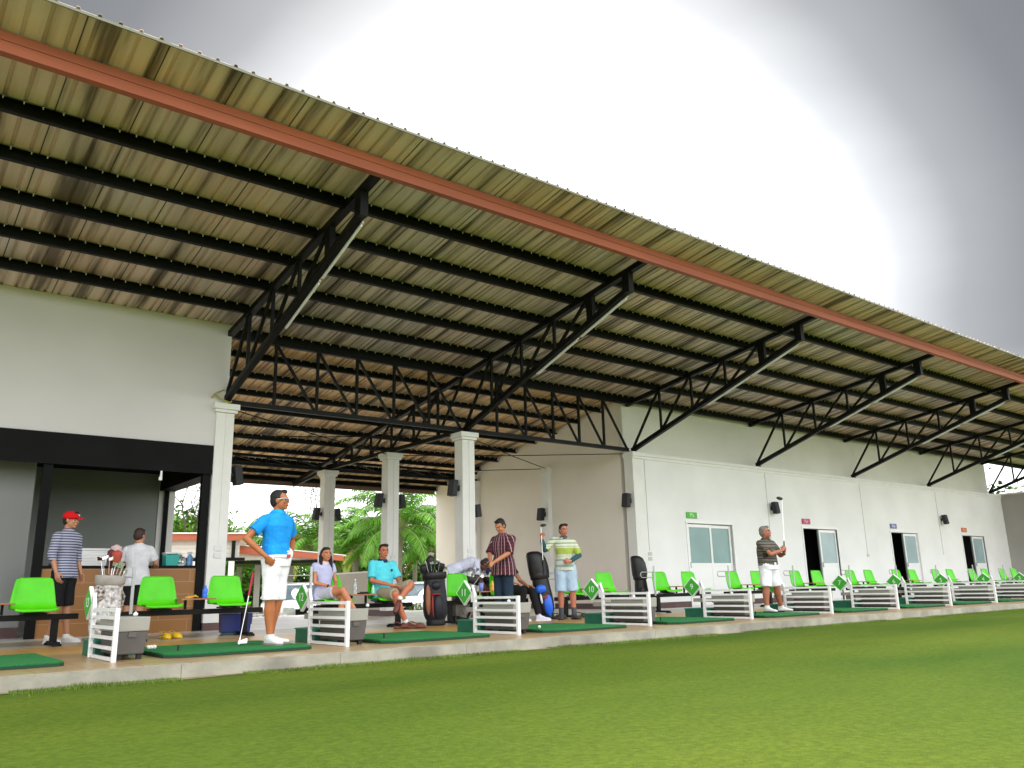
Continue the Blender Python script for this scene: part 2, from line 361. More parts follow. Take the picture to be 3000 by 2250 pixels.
g.bb(X0, X1, -5.60, -5.53, z1-.25, z1-.24); g.build('fascia_beam', ORANGE, canopy, True)
g = MB(); zz = zr(YR); g.bb(X0, 10.34, YR-.06, YR+.0, zz-.22, zz-.01); g.build('rear_fascia', mat('rear_fascia_paint', (.20, .115, .085), .7, nscale=3, namt=.2), canopy, True)
g = MB(); zz = zr(YE); g.bb(X0, X1, YE-.003, YE+.012, zz-.03, zz-.001); g.build('eave_trim', mat('eave_metal', (.20, .20, .15), .5), canopy, True)

# ---------------------------------------------------------------- trusses
def chord(y): return 5.165 - SLOPE*y      # top chord centre line
def botz(y): return 3.88 + (5.60-3.88)*(-y/5.03)
ords = ['column at the snack counter', 'middle front column', 'corner pilaster of the white clubhouse', 'ledge between the green-sign and red-sign doors', 'ledge between the red-sign and blue-sign doors', 'ledge between the blue-sign and orange-sign doors', 'far end of the clubhouse ledge', 'far end of the canopy']
for i in range(8):
    x = i*S
    if i == 0: x = .02
    t = thing('roof_truss', 'black steel cantilever roof truss rising from the '+ords[i], 'truss', (x, 0, 3.86), 0, 'cantilever trusses under the canopy')
    g = MB(); g.bar((x, .12, chord(.12)), (x, -5.56, chord(-5.56)), .10, .11, (1, 0, 0)); g.build('top_chord', BLACK, t, True)
    g = MB(); g.bar((x, .0, 3.93), (x, -5.06, 5.62), .10, .10, (1, 0, 0)); g.build('bottom_chord', BLACK, t, True)
    b2 = lambda y: 3.93+(5.62-3.93)*(-y/5.06)
    for k in (1, 2, 3, 4):
        g = MB(); g.bar((x, -k*1.02, b2(-k*1.02)), (x, -k*1.02, chord(-k*1.02)), .05, .05, (1, 0, 0)); g.build('web_post', BLACK, t, True)
        g = MB(); g.bar((x, -(k-1)*1.02-.02, b2(-(k-1)*1.02)+.03), (x, -k*1.02+.05, chord(-k*1.02)-.04), .05, .05, (1, 0, 0)); g.build('web_brace', BLACK, t, True)
    g = MB(); g.bb(x-.06, x+.06, -5.14, -4.98, 5.56, chord(-5.06)+.02); g.build('gusset', BLACK, t, True)
    g = MB(); g.bb(x-.045, x+.045, -4.18, -4.02, b2(-4.1), chord(-4.1)); g.build('gusset', BLACK, t, True)
    g = MB(); g.bb(x-.09, x+.09, -.09, .09, 3.865, 3.90); g.build('foot_plate', BLACK, t, True)
# rear spans over the open hall
for i, nm in ((0, 'rear roof truss running back from the counter column to the rear columns'), (1, 'rear roof truss running back from the middle front column over the hall')):
    x = i*S + (.02 if i == 0 else 0)
    t = thing('rear_truss', 'black steel '+nm, 'truss', (x, 3, 3.86), 0, 'rear trusses under the canopy')
    g = MB(); g.bar((x, .13, chord(.13)), (x, 8.95, chord(8.95)), .10, .11, (1, 0, 0)); g.build('top_chord', BLACK, t, True)
    g = MB(); g.bar((x, .1, 3.93), (x, 6.64, 3.93), .09, .09, (1, 0, 0)); g.bar((x, 6.64, 3.93), (x, 8.9, chord(8.9)-.08), .07, .07, (1, 0, 0)); g.build('bottom_chord', BLACK, t, True)
    for k in range(1, 7):
        y = k*1.05; g = MB(); g.bar((x, y, 3.93), (x, y, chord(y)), .05, .05, (1, 0, 0)); g.build('web_post', BLACK, t, True)
        g = MB(); g.bar((x, y, 3.96), (x, y-1.02, chord(y-1.02)-.03), .045, .045, (1, 0, 0)); g.build('web_brace', BLACK, t, True)
# longitudinal girders on the column line and on the rear column line
def girder(xa, xb, y, zb, ztop, n, label, hw=.05):
    t = thing('lattice_girder', label, 'girder', ((xa+xb)/2, y, zb), 0, 'lattice girders between columns')
    g = MB(); g.bb(xa, xb, y-.045, y+.045, ztop-.035, ztop+.035); g.build('top_chord', BLACK, t, True)
    g = MB(); g.bb(xa, xb, y-.04, y+.04, zb-.04, zb+.045); g.build('bottom_chord', BLACK, t, True)
    for k in range(1, n):
        x = xa+(xb-xa)*k/n; g = MB(); g.bar((x, y, zb), (x, y, ztop), hw, hw, (0, 1, 0)); g.build('web_post', BLACK, t, True)
    for k in range(1, n):
        a = xa+(xb-xa)*k/n; b_ = xa+(xb-xa)*(k+1)/n; g = MB(); g.bar((a+.03, y, ztop-.04), (b_-.04, y, zb+.03), hw*.9, hw*.9, (0, 1, 0)); g.build('web_brace', BLACK, t, True)
girder(.08, S-.06, .0, 3.93, 5.16, 6, 'black lattice girder from the counter column to the middle front column')
girder(S+.06, 2*S-.16, .0, 3.93, 5.16, 6, 'black lattice girder from the middle front column to the white clubhouse corner')
girder(.08, S-.06, 6.64, 3.90, 4.13, 6, 'shallow black lattice girder between the rear columns at left', .035)
girder(S+.06, 2*S-.16, 6.64, 3.90, 4.13, 6, 'shallow black lattice girder from the rear column to the clubhouse side wall', .035)
# bracing rods at column-top level
for a, b_, lb in (((.15, .1, 3.84), (S-.1, 3.1, 3.82), 'thin dark bracing rod from the counter column back to the second middle column'),
              ((.15, 3.2, 3.84), (S-.1, .1, 3.82), 'thin dark bracing rod from behind the counter column to the middle front column'),
              ((S+.1, 3.25, 3.84), (10.3, .1, 3.84), 'thin dark bracing rod ending at the clubhouse corner pilaster'),
              ((S+.1, .1, 3.84), (10.25, 3.15, 3.84), 'thin dark bracing rod ending at the second wall pilaster'),
              ((S+.1, 6.6, 3.84), (10.25, 3.22, 3.84), 'thin dark bracing rod running from the rear column to the second wall pilaster')):
    g = MB(); g.tube([a, V(a).lerp(V(b_), .5)-V((0, 0, .03)), b_], .011, 6); tag(g.build('bracing_rod', BLACK), lb, 'rod', 'bracing rods')
# fluorescent tubes on the outer lower chords
for i in range(6):
    x = i*S + (.02 if i == 0 else 0); b2 = lambda y: 3.93+(5.62-3.93)*(-y/5.06)
    t = thing('tube_light', 'unlit fluorescent tube under the truss of the '+ords[i], 'light', (x+.055, -3.6, b2(-3.6)), 0, 'fluorescent fittings on the trusses')
    for k, (ya, yb) in enumerate(((-4.98, -3.72), (-3.66, -2.42))):
        g = MB(); g.bar((x+.07, ya, b2(ya)-.055), (x+.07, yb, b2(yb)-.055), .03, .025, (1, 0, 0)); g.build('fitting', PLAST, t, True)
        g = MB(); g.tube([(x+.07, ya+.04, b2(ya+.04)-.083), (x+.07, yb-.04, b2(yb-.04)-.083)], .014, 8); g.build('tube', mat('tube_glass', (.9, .92, .9), .25), t, True)

# ---------------------------------------------------------------- columns
def column(x, y, label, front=True):
    t = thing('column', label, 'column', (x, y, 0), 0, 'white square columns')
    g = MB(); g.bb(x-.16, x+.16, y-.15, y+.15, .12, 3.70); bevel(g.build('shaft', COLW, t, True), .008)
    g = MB(); g.bb(x-.165, x+.165, y-.155, y+.155, 0, .12); g.build('base_band', BROWN, t, True)
    g = MB(); g.bb(x-.23, x+.23, y-.22, y+.22, 3.755, 3.86); g.bb(x-.20, x+.20, y-.19, y+.19, 3.70, 3.755); bevel(g.build('capital', COLW, t, True), .006)
    if front:
        g = MB(); g.bb(x+.005, x+.02, y-.162, y-.152, 1.40, 3.69); g.build('conduit', COLW, t, True)
        g = MB(); g.bb(x-.055, x+.07, y-.170, y-.152, 1.30, 1.39); g.bb(x-.055, x+.07, y-.168, y-.152, 1.18, 1.27); g.build('socket_plate', mat('socket', (.72, .72, .70), .4), t, True)
column(0, 0, 'white front column beside the snack counter, leftmost of the columns')
column(S+.0, 0, 'white front column in the middle behind the bending man')
column(S, 3.176, 'white column behind the seated man in turquoise')
column(S, 6.638, 'white rear column behind the seated woman')
column(0, 3.176, 'white column at the rear corner of the snack kiosk', False)

# ---------------------------------------------------------------- clubhouse at right
club = thing('clubhouse', 'long white rendered clubhouse with four sliding doors and a ledge at column height', 'building', (20, 3, 0))
XD = [(12.30, 14.20, 'green', 'closed'), (17.62, 19.5, 'red', 'open'), (22.87, 24.72, 'blue', 'open'), (28.2, 30.1, 'orange', 'open')]
g = MB(); x = 10.65; yf, yb = -.10, .06
for a, b_, _, _ in XD:
    g.bb(x, a, yf, yb, .14, 3.70); g.bb(a, b_, yf, yb, 2.13, 3.70); x = b_
g.bb(x, 32.3, yf, yb, .14, 3.70); g.build('lower_wall', WHITE, club, True)
g = MB(); x = 10.66
for a, b_, _, _ in XD+[(32.3, 0, 0, 0)]:
    g = MB(); g.bb(x, a, yf-.012, yb, 0, .14); g.build('base_band', BROWN, club, True); x = b_
g = MB(); g.bb(10.66, 32.3, yf-.05, .24, 3.78, 3.86); g.bb(10.66, 32.3, yf-.02, .24, 3.70, 3.78); g.build('ledge', COLW, club, True)
g = MB(); g.prism([(10.345, .16, 3.862), (10.345, .16, zr(.16)-.004), (10.345, .30, zr(.30)-.004), (10.345, .30, 3.862)], (21.5, 0, 0)); g.build('upper_wall', UPPER, club, True)
g = MB()       # side wall facing the open hall
g.prism([(10.36, .32, 0), (10.36, .32, zr(.32)-.004), (10.36, 9.0, zr(9.0)-.004), (10.36, 9.0, 0)], (.15, 0, 0)); g.build('side_wall', CREAM, club, True)
g = MB(); g.bb(10.345, 10.36, .36, 8.9, 0, .14); g.build('side_base_band', BROWN, club, True)
for py in (3.2, 6.64):
    g = MB(); g.bb(10.22, 10.36, py-.15, py+.15, 0.02, 3.70); g.bb(10.18, 10.36, py-.20, py+.20, 3.70, 3.86); g.build('pilaster', COLW, club, True)
g = MB(); g.bb(10.32, 10.66, -.15, .155, .12, 3.70); bevel(g.build('corner_pilaster', COLW, club, True), .006)
g = MB(); g.bb(10.27, 10.70, -.22, .155, 3.755, 3.861); g.bb(10.295, 10.68, -.19, .155, 3.70, 3.755); g.build('pilaster_capital', COLW, club, True)
g = MB(); g.bb(10.315, 10.665, -.155, .155, 0, .12); g.build('pilaster_base', BROWN, club, True)
CP = mat('conduit_paint', (.55, .55, .51), .5)
for cx_ in (10.79, 15.95, 21.2, 26.5): g = MB(); g.bb(cx_, cx_+.014, -.112, -.1, 1.4, 3.69); g.build('conduit', CP, club, True)
for x0_, z0_ in ((10.74, 1.28), (10.74, 1.16), (21.15, 1.3)): g = MB(); g.bb(x0_, x0_+.13, -.115, -.1, z0_, z0_+.09); g.build('socket_plate', CP, club, True)
g = MB(); g.bb(31.7, 31.85, .30, 9.0, 0, 5.0-.155*4.9); g.bb(10.6, 31.7, 8.85, 9.0, 0, 3.85); g.build('far_walls', UPPER, club, True)
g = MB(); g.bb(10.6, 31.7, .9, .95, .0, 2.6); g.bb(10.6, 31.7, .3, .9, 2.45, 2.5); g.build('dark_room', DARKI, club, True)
for a, b_, colr, st in XD:
    d = MB(); d.bb(a-.05, a, -.125, .02, 0, 2.13); d.bb(b_, b_+.05, -.125, .02, 0, 2.13); d.bb(a-.07, b_+.07, -.135, .02, 2.13, 2.19); d.bb(a, b_, -.06, .02, .0, .025)
    if st == 'open': mid0 = a+.96
    fr = d.build('door_frame', ALU, club, True)
    panels = [(a+.01, a+1.0, -.07), (a+.94, b_-.01, -.02)] if st == 'closed' else [(a+.92, b_-.01, -.05)]
    for (p0, p1, py) in panels:
        g = MB(); t_ = .035
        g.bb(p0, p0+.07, py-t_/2, py+t_/2, .03, 2.11); g.bb(p1-.07, p1, py-t_/2, py+t_/2, .03, 2.11)
        g.bb(p0+.07, p1-.07, py-t_/2, py+t_/2, 2.03, 2.11); g.bb(p0+.07, p1-.07, py-t_/2, py+t_/2, 1.03, 1.10); g.bb(p0+.07, p1-.07, py-.008, py+.008, .03, 1.03)
        dr = g.build('sliding_door', ALU, club, True)
        g = MB(); g.bb(p0+.07, p1-.07, py-.004, py+.004, 1.10, 2.03); g.build('pane', GLASST if st == 'closed' else GLASSB, dr, True)
        g = MB(); g.bb(p0+.02, p0+.05, py-.045, py-.018, .98, 1.12); g.build('handle', STEEL, dr, True)
        if st == 'open':
            g = MB(); g.bb(p0-.05, p0, py-.01, py+.03, .03, 2.11); g.build('door_edge', mat('door_edge_grey', (.18, .22, .21), .5), dr, True)
# wing wall at the far end, its shading painted in as darker grey
ww = thing('wing_wall', 'plain shade-grey wing wall projecting toward the lawn at the far right end', 'wall', (32.4, -2, 0))
g = MB(); g.bb(32.302, 32.5, -4.5, .2, 0, 3.86); g.build('wall_panel', mat('wing_wall_shaded', (.34, .33, .30), .85, nscale=.6, namt=.1), ww, True)
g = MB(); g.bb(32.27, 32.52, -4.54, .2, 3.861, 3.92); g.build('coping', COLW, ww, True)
# low wall between the second and rear columns
lw = thing('low_wall', 'low beige wall between two white columns behind the seated pair', 'wall', (S, 4.9, 0))
g = MB(); g.bb(S-.07, S+.07, 3.33, 6.48, .14, 1.02); g.build('wall_panel', mat('low_wall_paint', (.55, .50, .42), .8, nscale=1.5, namt=.05), lw, True)
g = MB(); g.bb(S-.09, S+.09, 3.33, 6.48, 1.021, 1.06); g.build('coping', COLW, lw, True)
g = MB(); g.bb(S-.08, S+.08, 3.33, 6.48, 0, .139); g.build('base_band', BROWN, lw, True)

# room signs over the doors
for (a, cc, tcol, lb, s_) in ((12.29, (.06, .42, .02), (.5, .95, .4), 'small green plate', 'Pla'), (17.62, (.45, .02, .09), (.9, .45, .55), 'small crimson plate', 'Par'),
                          (22.88, (.12, .14, .36), (.75, .78, .95), 'small blue plate', 'Pan'), (28.23, (.62, .16, .05), (.95, .6, .45), 'small orange plate', 'Pro')):
    t = thing('room_sign', lb+' with pale lettering above a sliding door', 'sign', (a, -.1, 2.34), 0, 'door signs on the clubhouse wall')
    t['label'] = '%s reading %s above %s' % (lb, s_, {'Pla': 'the closed double door', 'Par': 'the nearest half-open door', 'Pan': 'the middle half-open door', 'Pro': 'the farthest half-open door'}[s_])
    g = MB(); g.bb(0, .42, -.03, -.002, -.08, .08); bevel(g.build('plate', mat('plate_'+s_, cc, .4), t), .004)
    g = MB(); g.bb(.421, .50, -.028, -.002, -.075, .075); g.build('plate_end', SIGNW, t)
    text('lettering', s_, .15, Matrix.Translation((.21, -.032, 0)) @ Matrix.Rotation(R(90), 4, 'X'), mat('letters_'+s_, tcol, .5), t)

# ---------------------------------------------------------------- loudspeakers
def speaker(x, y, z, nx, ny, label, big=1.0):
    """box held off a wall whose outward normal is (nx, ny)"""
    t = thing('wall_speaker', label, 'loudspeaker', (x, y, z), math.atan2(ny, nx)+math.pi/2, 'black wall loudspeakers')
    g = MB(); hw, hh = .10*big, .17*big
    rot = Matrix.Rotation(R(-8), 3, 'X')
    g.box((0, -.15, 0), (2*hw, .13, 2*hh), rot); bevel(g.build('cabinet', SPK, t), .012)
    g = MB(); g.box((0, -.221, .0), (2*hw-.03, .006, 2*hh-.03), rot); g.build('grille', mat('grille', (.035, .035, .04), .8), t)
    g = MB(); g.box((0, -.045, 0), (.05, .09, .05)); g.box((0, -.006, 0), (.08, .012, .12)); g.build('bracket', SPK, t)
speaker(.16, -.03, 2.62, 1, 0, 'black loudspeaker on the right side of the counter column')
speaker(S-.16, .0, 2.66, -1, 0, 'black loudspeaker on the left side of the middle front column')
speaker(S-.16, 3.176, 2.70, -1, 0, 'black loudspeaker on the left side of the column behind the seated man')
speaker(S+.16, 3.176, 2.70, 1, 0, 'black loudspeaker on the right side of the column behind the seated man')
speaker(S-.16, 6.638, 2.66, -1, 0, 'black loudspeaker on the left side of the column behind the seated woman')
speaker(S+.16, 6.638, 2.66, 1, 0, 'black loudspeaker on the right side of the column behind the seated woman')
speaker(S+.16, 0, 2.2, 1, 0, 'black loudspeaker low on the right side of the middle front column', .8)
speaker(.16, 3.176, 2.9, 1, 0, 'black loudspeaker on the kiosk rear column seen through the serving hatch')
speaker(10.32, 0, 2.64, -1, 0, 'black loudspeaker on the inner face of the clubhouse corner pilaster')
speaker(10.22, 3.2, 2.55, -1, 0, 'black loudspeaker on the second pilaster of the cream side wall')
speaker(10.22, 6.64, 2.45, -1, 0, 'black loudspeaker on the rear pilaster of the cream side wall')
speaker(16.13, -.1, 2.67, 0, -1, 'black loudspeaker on the white wall between the first two doors')
speaker(26.72, -.1, 2.67, 0, -1, 'black loudspeaker on the white wall between the last two doors')

# ---------------------------------------------------------------- kiosk at left
kio = thing('snack_kiosk', 'snack kiosk with black fascia, dark posts and brown tiled counter', 'kiosk', (-4, 1, 0))
g = MB(); g.prism([(-16, -.10, 3.12), (-16, -.10, zr(-.10)-.004), (-16, .08, zr(.08)-.004), (-16, .08, 3.12)], (16.04, 0, 0))
g.bb(-16, .04, -.098, .078, 3.10, 3.119); g.build('upper_wall', mat('kiosk_upper_wall', (.66, .64, .64), .8, nscale=.5, namt=.06), kio, True)
g = MB(); g.prism([(-.10, .09, 3.12), (-.10, .09, zr(.09)-.004), (-.10, 3.0, zr(3.0)-.004), (-.10, 3.0, 3.12)], (.12, 0, 0)); g.build('side_upper_wall', UPPER, kio, True)
g = MB(); g.bb(-16, -.17, -.13, -.02, 2.66, 3.10); g.bb(-16, -.17, -.145, -.13, 2.60, 2.68); g.bb(-.16, .14, .2, 3.0, 2.64, 3.10); g.build('fascia', FASC, kio, True)
for px, zb_ in ((-2.66, .0), (-.245, 0), (-8.5, 0)):
    g = MB(); g.bb(px-.065, px+.065, -.10, .0, zb_, 2.62); g.build('post', FASC, kio, True)
g = MB(); g.bb(-.06, .02, 2.96, 3.02, 0, 2.64); g.build('hatch_mullion', FASC, kio, True)
def plank_mat():
    m = bpy.data.materials.new('counter_tiles'); m.use_nodes = True; t = m.node_tree; b = t.nodes['Principled BSDF']
    c = t.nodes.new('ShaderNodeTexCoord'); q = t.nodes.new('ShaderNodeMapping'); q.inputs['Rotation'].default_value = (R(90), 0, 0); t.links.new(c.outputs['Object'], q.inputs[0])
    br = t.nodes.new('ShaderNodeTexBrick'); br.inputs['Scale'].default_value = 1; br.inputs['Brick Width'].default_value = .9; br.inputs['Row Height'].default_value = .2; br.inputs['Mortar Size'].default_value = .004
    br.inputs['Color1'].default_value = (.31, .135, .03, 1); br.inputs['Color2'].default_value = (.27, .115, .026, 1); br.inputs['Mortar'].default_value = (.40, .25, .13, 1)
    t.links.new(q.outputs[0], br.inputs[0]); t.links.new(br.outputs[0], b.inputs['Base Color']); b.inputs['Roughness'].default_value = .4; return m
g = MB(); g.bb(-2.595, -.31, -.07, .0, 0, 1.02); g.build('counter_front', plank_mat(), kio, True)
g = MB(); g.bb(-2.595, -.31, -.095, .55, 1.021, 1.06); g.bb(-.14, .12, .25, 2.9, 1.021, 1.06); g.build('countertop', FASC, kio, True)
g = MB(); g.bb(-.09, .06, .25, 2.9, 0, 1.02); g.build('side_counter', plank_mat(), kio, True)
g = MB(); g.bb(-9, -.08, 3.05, 3.15, 0, 3.1); g.build('back_wall', mat('kiosk_back_wall', (.26, .28, .26), .8, nscale=1, namt=.05), kio, True)
g = MB(); g.bb(-16, -2.73, .55, .65, .0, 3.1); g.build('shutter_wall', mat('shutter_wall', (.24, .25, .24), .8, nscale=1, namt=.05), kio, True)
g = MB(); g.bb(-16, -2.73, .53, .549, 0, .16); g.build('base_band', BROWN, kio, True)
g = MB(); g.bb(-9, -.17, .0, 3.05, 2.98, 3.04); g.build('ceiling', FASC, kio, True)
g = MB(); g.bb(-1.02, -.99, -.15, -.13, 2.50, 2.60); g.bb(-1.04, -.99, -.16, -.13, 2.44, 2.50); g.build('shutter_hook', PLAST, kio, True)
# ---------------------------------------------------------------- tee bays
FX = [-2.885, -.564, 1.796, 4.187, 6.559, 8.883, 11.214, 13.43, 15.65, 17.95, 20.2]     # dividers 13 .. 3
NEAR = {13: 'by the white floral golf bag at left', 12: 'in front of the seated woman', 11: 'in front of the plaid-shirted man', 10: 'just right of the man in pale blue shorts', 9: 'in front of the closed double door', 8: 'just right of the grey-haired golfer',
        7: 'in front of the nearest half-open door', 6: 'in front of the middle half-open door', 5: 'below the last wall loudspeaker', 4: 'just right of the farthest door', 3: 'cut by the right edge of the photo', 14: 'cut by the left edge of the photo'}
WORDN = {12: 'twelve', 11: 'eleven', 10: 'ten', 9: 'nine', 8: 'eight', 7: 'seven', 6: 'six', 5: 'five', 4: 'four', 3: 'three'}
def divider(n, x):
    t = thing('bay_divider', 'white railed bay divider ' + NEAR[n], 'divider', (x, -5.6, 0), 0, 'bay dividers along the platform edge')
    for y, h in ((-.48, .475), (.45, .475)):
        g = MB(); g.bb(-.02, .02, y-.022, y+.022, 0, h); bevel(g.build('post', FRAMEW, t), .003)
    g = MB(); g.bar((0, .45, .478), (0, .50, .58), .035, .035, (1, 0, 0)); g.bb(-.0175, .0175, .485, .52, .40, .62); g.build('sign_arm', FRAMEW, t)
    for z in (.02, .115, .205, .295, .385, .455):
        g = MB(); g.bb(-.014, .014, -.458, .428, z-.014, z+.016); g.build('rail', FRAMEW, t)
    g = MB(); cy, cz, a, b = .68, .52, .185, .165
    g.prism([(-.018, cy-a, cz), (-.018, cy, cz+b), (-.018, cy+a, cz), (-.018, cy, cz-b)], (.036, 0, 0)); p = g.build('number_plate', SIGNW, t)
    g = MB(); k = .90
    for xx, dx in ((-.0215, .003), (.0185, .003)): g.prism([(xx, cy-a*k, cz), (xx, cy, cz+b*k), (xx, cy+a*k, cz), (xx, cy, cz-b*k)], (dx, 0, 0))
    g.build('green_face', SIGNG, p)
    M = Matrix.Translation((-.0235, cy, cz)) @ Matrix.Rotation(R(-90), 4, 'Z') @ Matrix.Rotation(R(90), 4, 'X')
    text('digits', str(n), .135, M, SIGNW, p, .001)
    return t
for i, x in enumerate(FX): divider(13-i, x)

def ballbox(n, x):
    nm = NEAR[n]
    t = thing('ball_dispenser', 'grey two-tone ball dispenser box '+nm, 'ball box', (x+.185, -5.5, 0), 0, 'grey ball dispensers')
    g = MB(); g.prism([(-.12, -.40, .05), (.12, -.40, .05), (.14, -.42, .255), (-.14, -.42, .255)], (0, .62, 0)); bevel(g.build('lower_box', BOXD, t), .01)
    g = MB(); g.prism([(-.145, -.43, .256), (.145, -.43, .256), (.15, -.435, .385), (-.15, -.435, .385)], (0, .66, 0)); bevel(g.build('hopper', BOXL, t), .008)
    g = MB(); g.bb(-.14, .14, .232, .62, .27, .30); g.bb(-.14, -.12, .232, .62, .30, .33); g.build('chute', BOXL, t)
    g = MB(); g.bb(-.035, .035, -.432, -.412, .205, .25); g.build('latch', BOXD, t); g = MB(); g.lathe([(.001, .386), (.022, .39), (.024, .41), (.001, .43)], (.12, .0, 0), 10); g.build('knob', PLAST, t)
    for sx in (-.09, .09):
        for sy in (-.34, .14): g = MB(); g.bb(sx-.022, sx+.022, sy-.022, sy+.022, .0, .05); g.build('foot', RUBBER, t)
    t2 = thing('ball_tray', 'low dark green ball tray '+nm, 'tray', (x+.20, -5.12, 0), 0, 'green ball trays')
    g = MB(); g.bb(-.16, .16, -.12, .42, .0, .012); g.bb(-.16, .16, -.12, -.10, .012, .15); g.bb(-.16, .16, .40, .42, .012, .15); g.bb(-.18, -.16, -.12, .42, 0, .15); g.bb(.16, .18, -.12, .42, 0, .15)
    g.build('tray_body', TRAYG, t2)
    g = MB(); g.bb(-.19, .19, -.13, -.10, .151, .165); g.bb(-.19, .19, .40, .43, .151, .165); g.bb(-.19, -.16, -.1, .4, .151, .165); g.bb(.16, .19, -.1, .4, .151, .165); g.build('tray_rim', mat('tray_rim', (.02, .20, .12), .45), t2)
    # the white curb strip on which the box stands
for i, x in enumerate(FX[:10]): ballbox(13-i, x)

def teemat(n, x):
    nm = {14: 'cut by the left edge of the photo', 13: 'under the blue-shirted man', 12: 'in front of the seated man in turquoise', 11: 'carrying one white ball, right of the plaid-shirted man', 10: 'left of the diamond plate nine', 9: 'under the grey-haired golfer',
          8: 'just left of the diamond plate seven', 7: 'just left of the diamond plate six', 6: 'just left of the diamond plate five', 5: 'just left of the diamond plate four'}[n]
    t = thing('practice_mat', 'dark green turf mat '+nm, 'mat', (x+1.19, -5.36, 0), 0, 'practice mats in the tee bays')
    a = .73; b = .76; c = .12
    poly = [(-a+c, -b), (a-c*.4, -b), (a, -b+c*.4), (a, b-c*.4), (a-c*.4, b), (-a+c*.4, b), (-a, b-c*.4), (-a, -b+c)]
    g = MB(); g.prism([(p[0], p[1], .003) for p in poly], (0, 0, .024)); g.build('mat_base', MATE, t)
    g = MB(); g.prism([(p[0]*.995, p[1]*.995, .0275) for p in poly], (0, 0, .014)); g.build('turf', MATG, t)
    g = MB(); g.lathe([(.013, .042), (.010, .06), (.008, .085), (.011, .095)], (-.50, -.30, 0), 8); g.build('rubber_tee', RUBBER, t)
for i, x in enumerate([-5.2]+FX[:9]): teemat(14-i, x)

# bucket-seat bench -------------------------------------------------------
def shell():
    prof = [(-.262, .418), (-.258, .442), (-.235, .455), (-.17, .452), (-.08, .444), (.01, .442), (.08, .452), (.128, .49), (.155, .56), (.172, .64), (.187, .72), (.198, .79), (.203, .825), (.212, .838), (.225, .828)]
    n = 12; vs = []; fs = []
    for k, (y, z) in enumerate(prof):
        t = k/(len(prof)-1); hw = .235+.03*math.sin(min(1, t*2)*math.pi*.5) - (0 if t < .5 else .085*((t-.5)/.5))
        for i in range(n+1):
            s = i/n*2-1; e = max(0, abs(s)-.72)/.28
            lift = .045*e*e*(1-t*.3); edge_drop = -.03*max(0, (abs(s)-.93)/.07)
            if t < .5: vs.append((s*hw, y, z+lift+edge_drop))
            else: vs.append((s*hw, y-lift*1.2-.012*(1-s*s)*0, z+edge_drop*.4))
    for k in range(len(prof)-1):
        for i in range(n): a = k*(n+1)+i; fs.append((a, a+n+1, a+n+2, a+1))
    g = MB(); g.add(vs, fs, 0, True); return g
def bench_proto():
    t = thing('seat_bench', 'x', 'bench', (0, 0, 0), 0, 'benches of two green bucket seats behind the bays')
    g = MB(); g.bb(-.98, .98, -.035, .035, .315, .385); bevel(g.build('beam', BLACK, t), .005)
    for sx in (-.72, .72):
        g = MB(); g.bb(sx-.04, sx+.04, -.03, .03, .04, .314); lg = g.build('leg', BLACK, t)
        g = MB(); g.bb(sx-.035, sx+.035, -.28, .26, .012, .05); g.bb(sx-.05, sx+.05, -.30, -.25, 0, .03); g.bb(sx-.05, sx+.05, .23, .28, 0, .03); g.build('foot', BLACK, lg)
    for sx in (-.47, .47):
        g = shell(); g.v = [(p[0]+sx, p[1], p[2]) for p in g.v]; o = g.build('seat', SEATG, t)
        so = o.modifiers.new('s', 'SOLIDIFY'); so.thickness = .008; so.offset = 0
        g = MB(); g.bb(sx-.13, sx+.13, -.14, .10, .388, .408); g.bb(sx-.10, sx+.10, -.10, .07, .41, .438); g.build('seat_bracket', BLACK, o)
    g = MB(); g.bb(-.235, .235, -.20, .20, .512, .532); tt = bevel(g.build('table_top', WOODT, t), .004)
    for q_ in (-.14, .11): g = MB(); g.bb(q_, q_+.03, -.015, .015, .388, .511); g.build('table_strut', BLACK, tt)
    # bag rail: upright post with two hairpin loops
    g = MB(); g.bb(-.86, -.82, -.055, -.036, .35, .96); p = g.build('rail_post', STEEL, t)
    pts = [(-.85, -.065, .83), (-1.22, -.065, .83)] + [(-1.22-.055*math.sin(R(a)), -.065, .775+.055*math.cos(R(a))) for a in range(20, 180, 20)] + [(-1.22, -.065, .72), (-.85, -.065, .72)]
    g = MB(); g.tube(pts, .010, 8); g.build('bag_loop', STEEL, p)
    return t
BX = []       # bench centre x; seats seen in these image columns
BY = -2.36
for i in range(12):
    BX.append(None)
us = {13: (434, 655), 12: (945, 1125), 11: (1335, None), 10: (None, 1775)}
first = True
proto = bench_proto()
wheres = {14: 'cut by the left edge of the photo', 13: 'in front of the brown kiosk counter', 12: 'seating the woman and the turquoise-shirted man', 11: 'behind the plaid-shirted man',
          10: 'right behind the man in pale blue shorts', 9: 'in front of the closed double door', 8: 'behind the grey-haired golfer', 7: 'in front of the nearest half-open door', 6: 'just left of the middle half-open door',
          5: 'below the last wall loudspeaker', 4: 'in front of the farthest door', 3: 'just right of the farthest door', 2: 'farthest, cut by the right edge of the photo'}
B11 = None
BENCH = {}
bx = {14: -3.46, 13: -1.02, 12: 1.53, 11: 3.99, 10: 6.63, 9: 9.22, 8: 11.71, 7: 14.25, 6: 16.82, 5: 19.29, 4: 21.68, 3: 24.15, 2: 26.45}
for n in range(14, 1, -1):
    o = proto if n == 14 else copy_tree(proto)
    o.location = (bx[n], BY, 0); BENCH[n] = o
    o['label'] = 'bench of two green bucket seats ' + wheres[n]

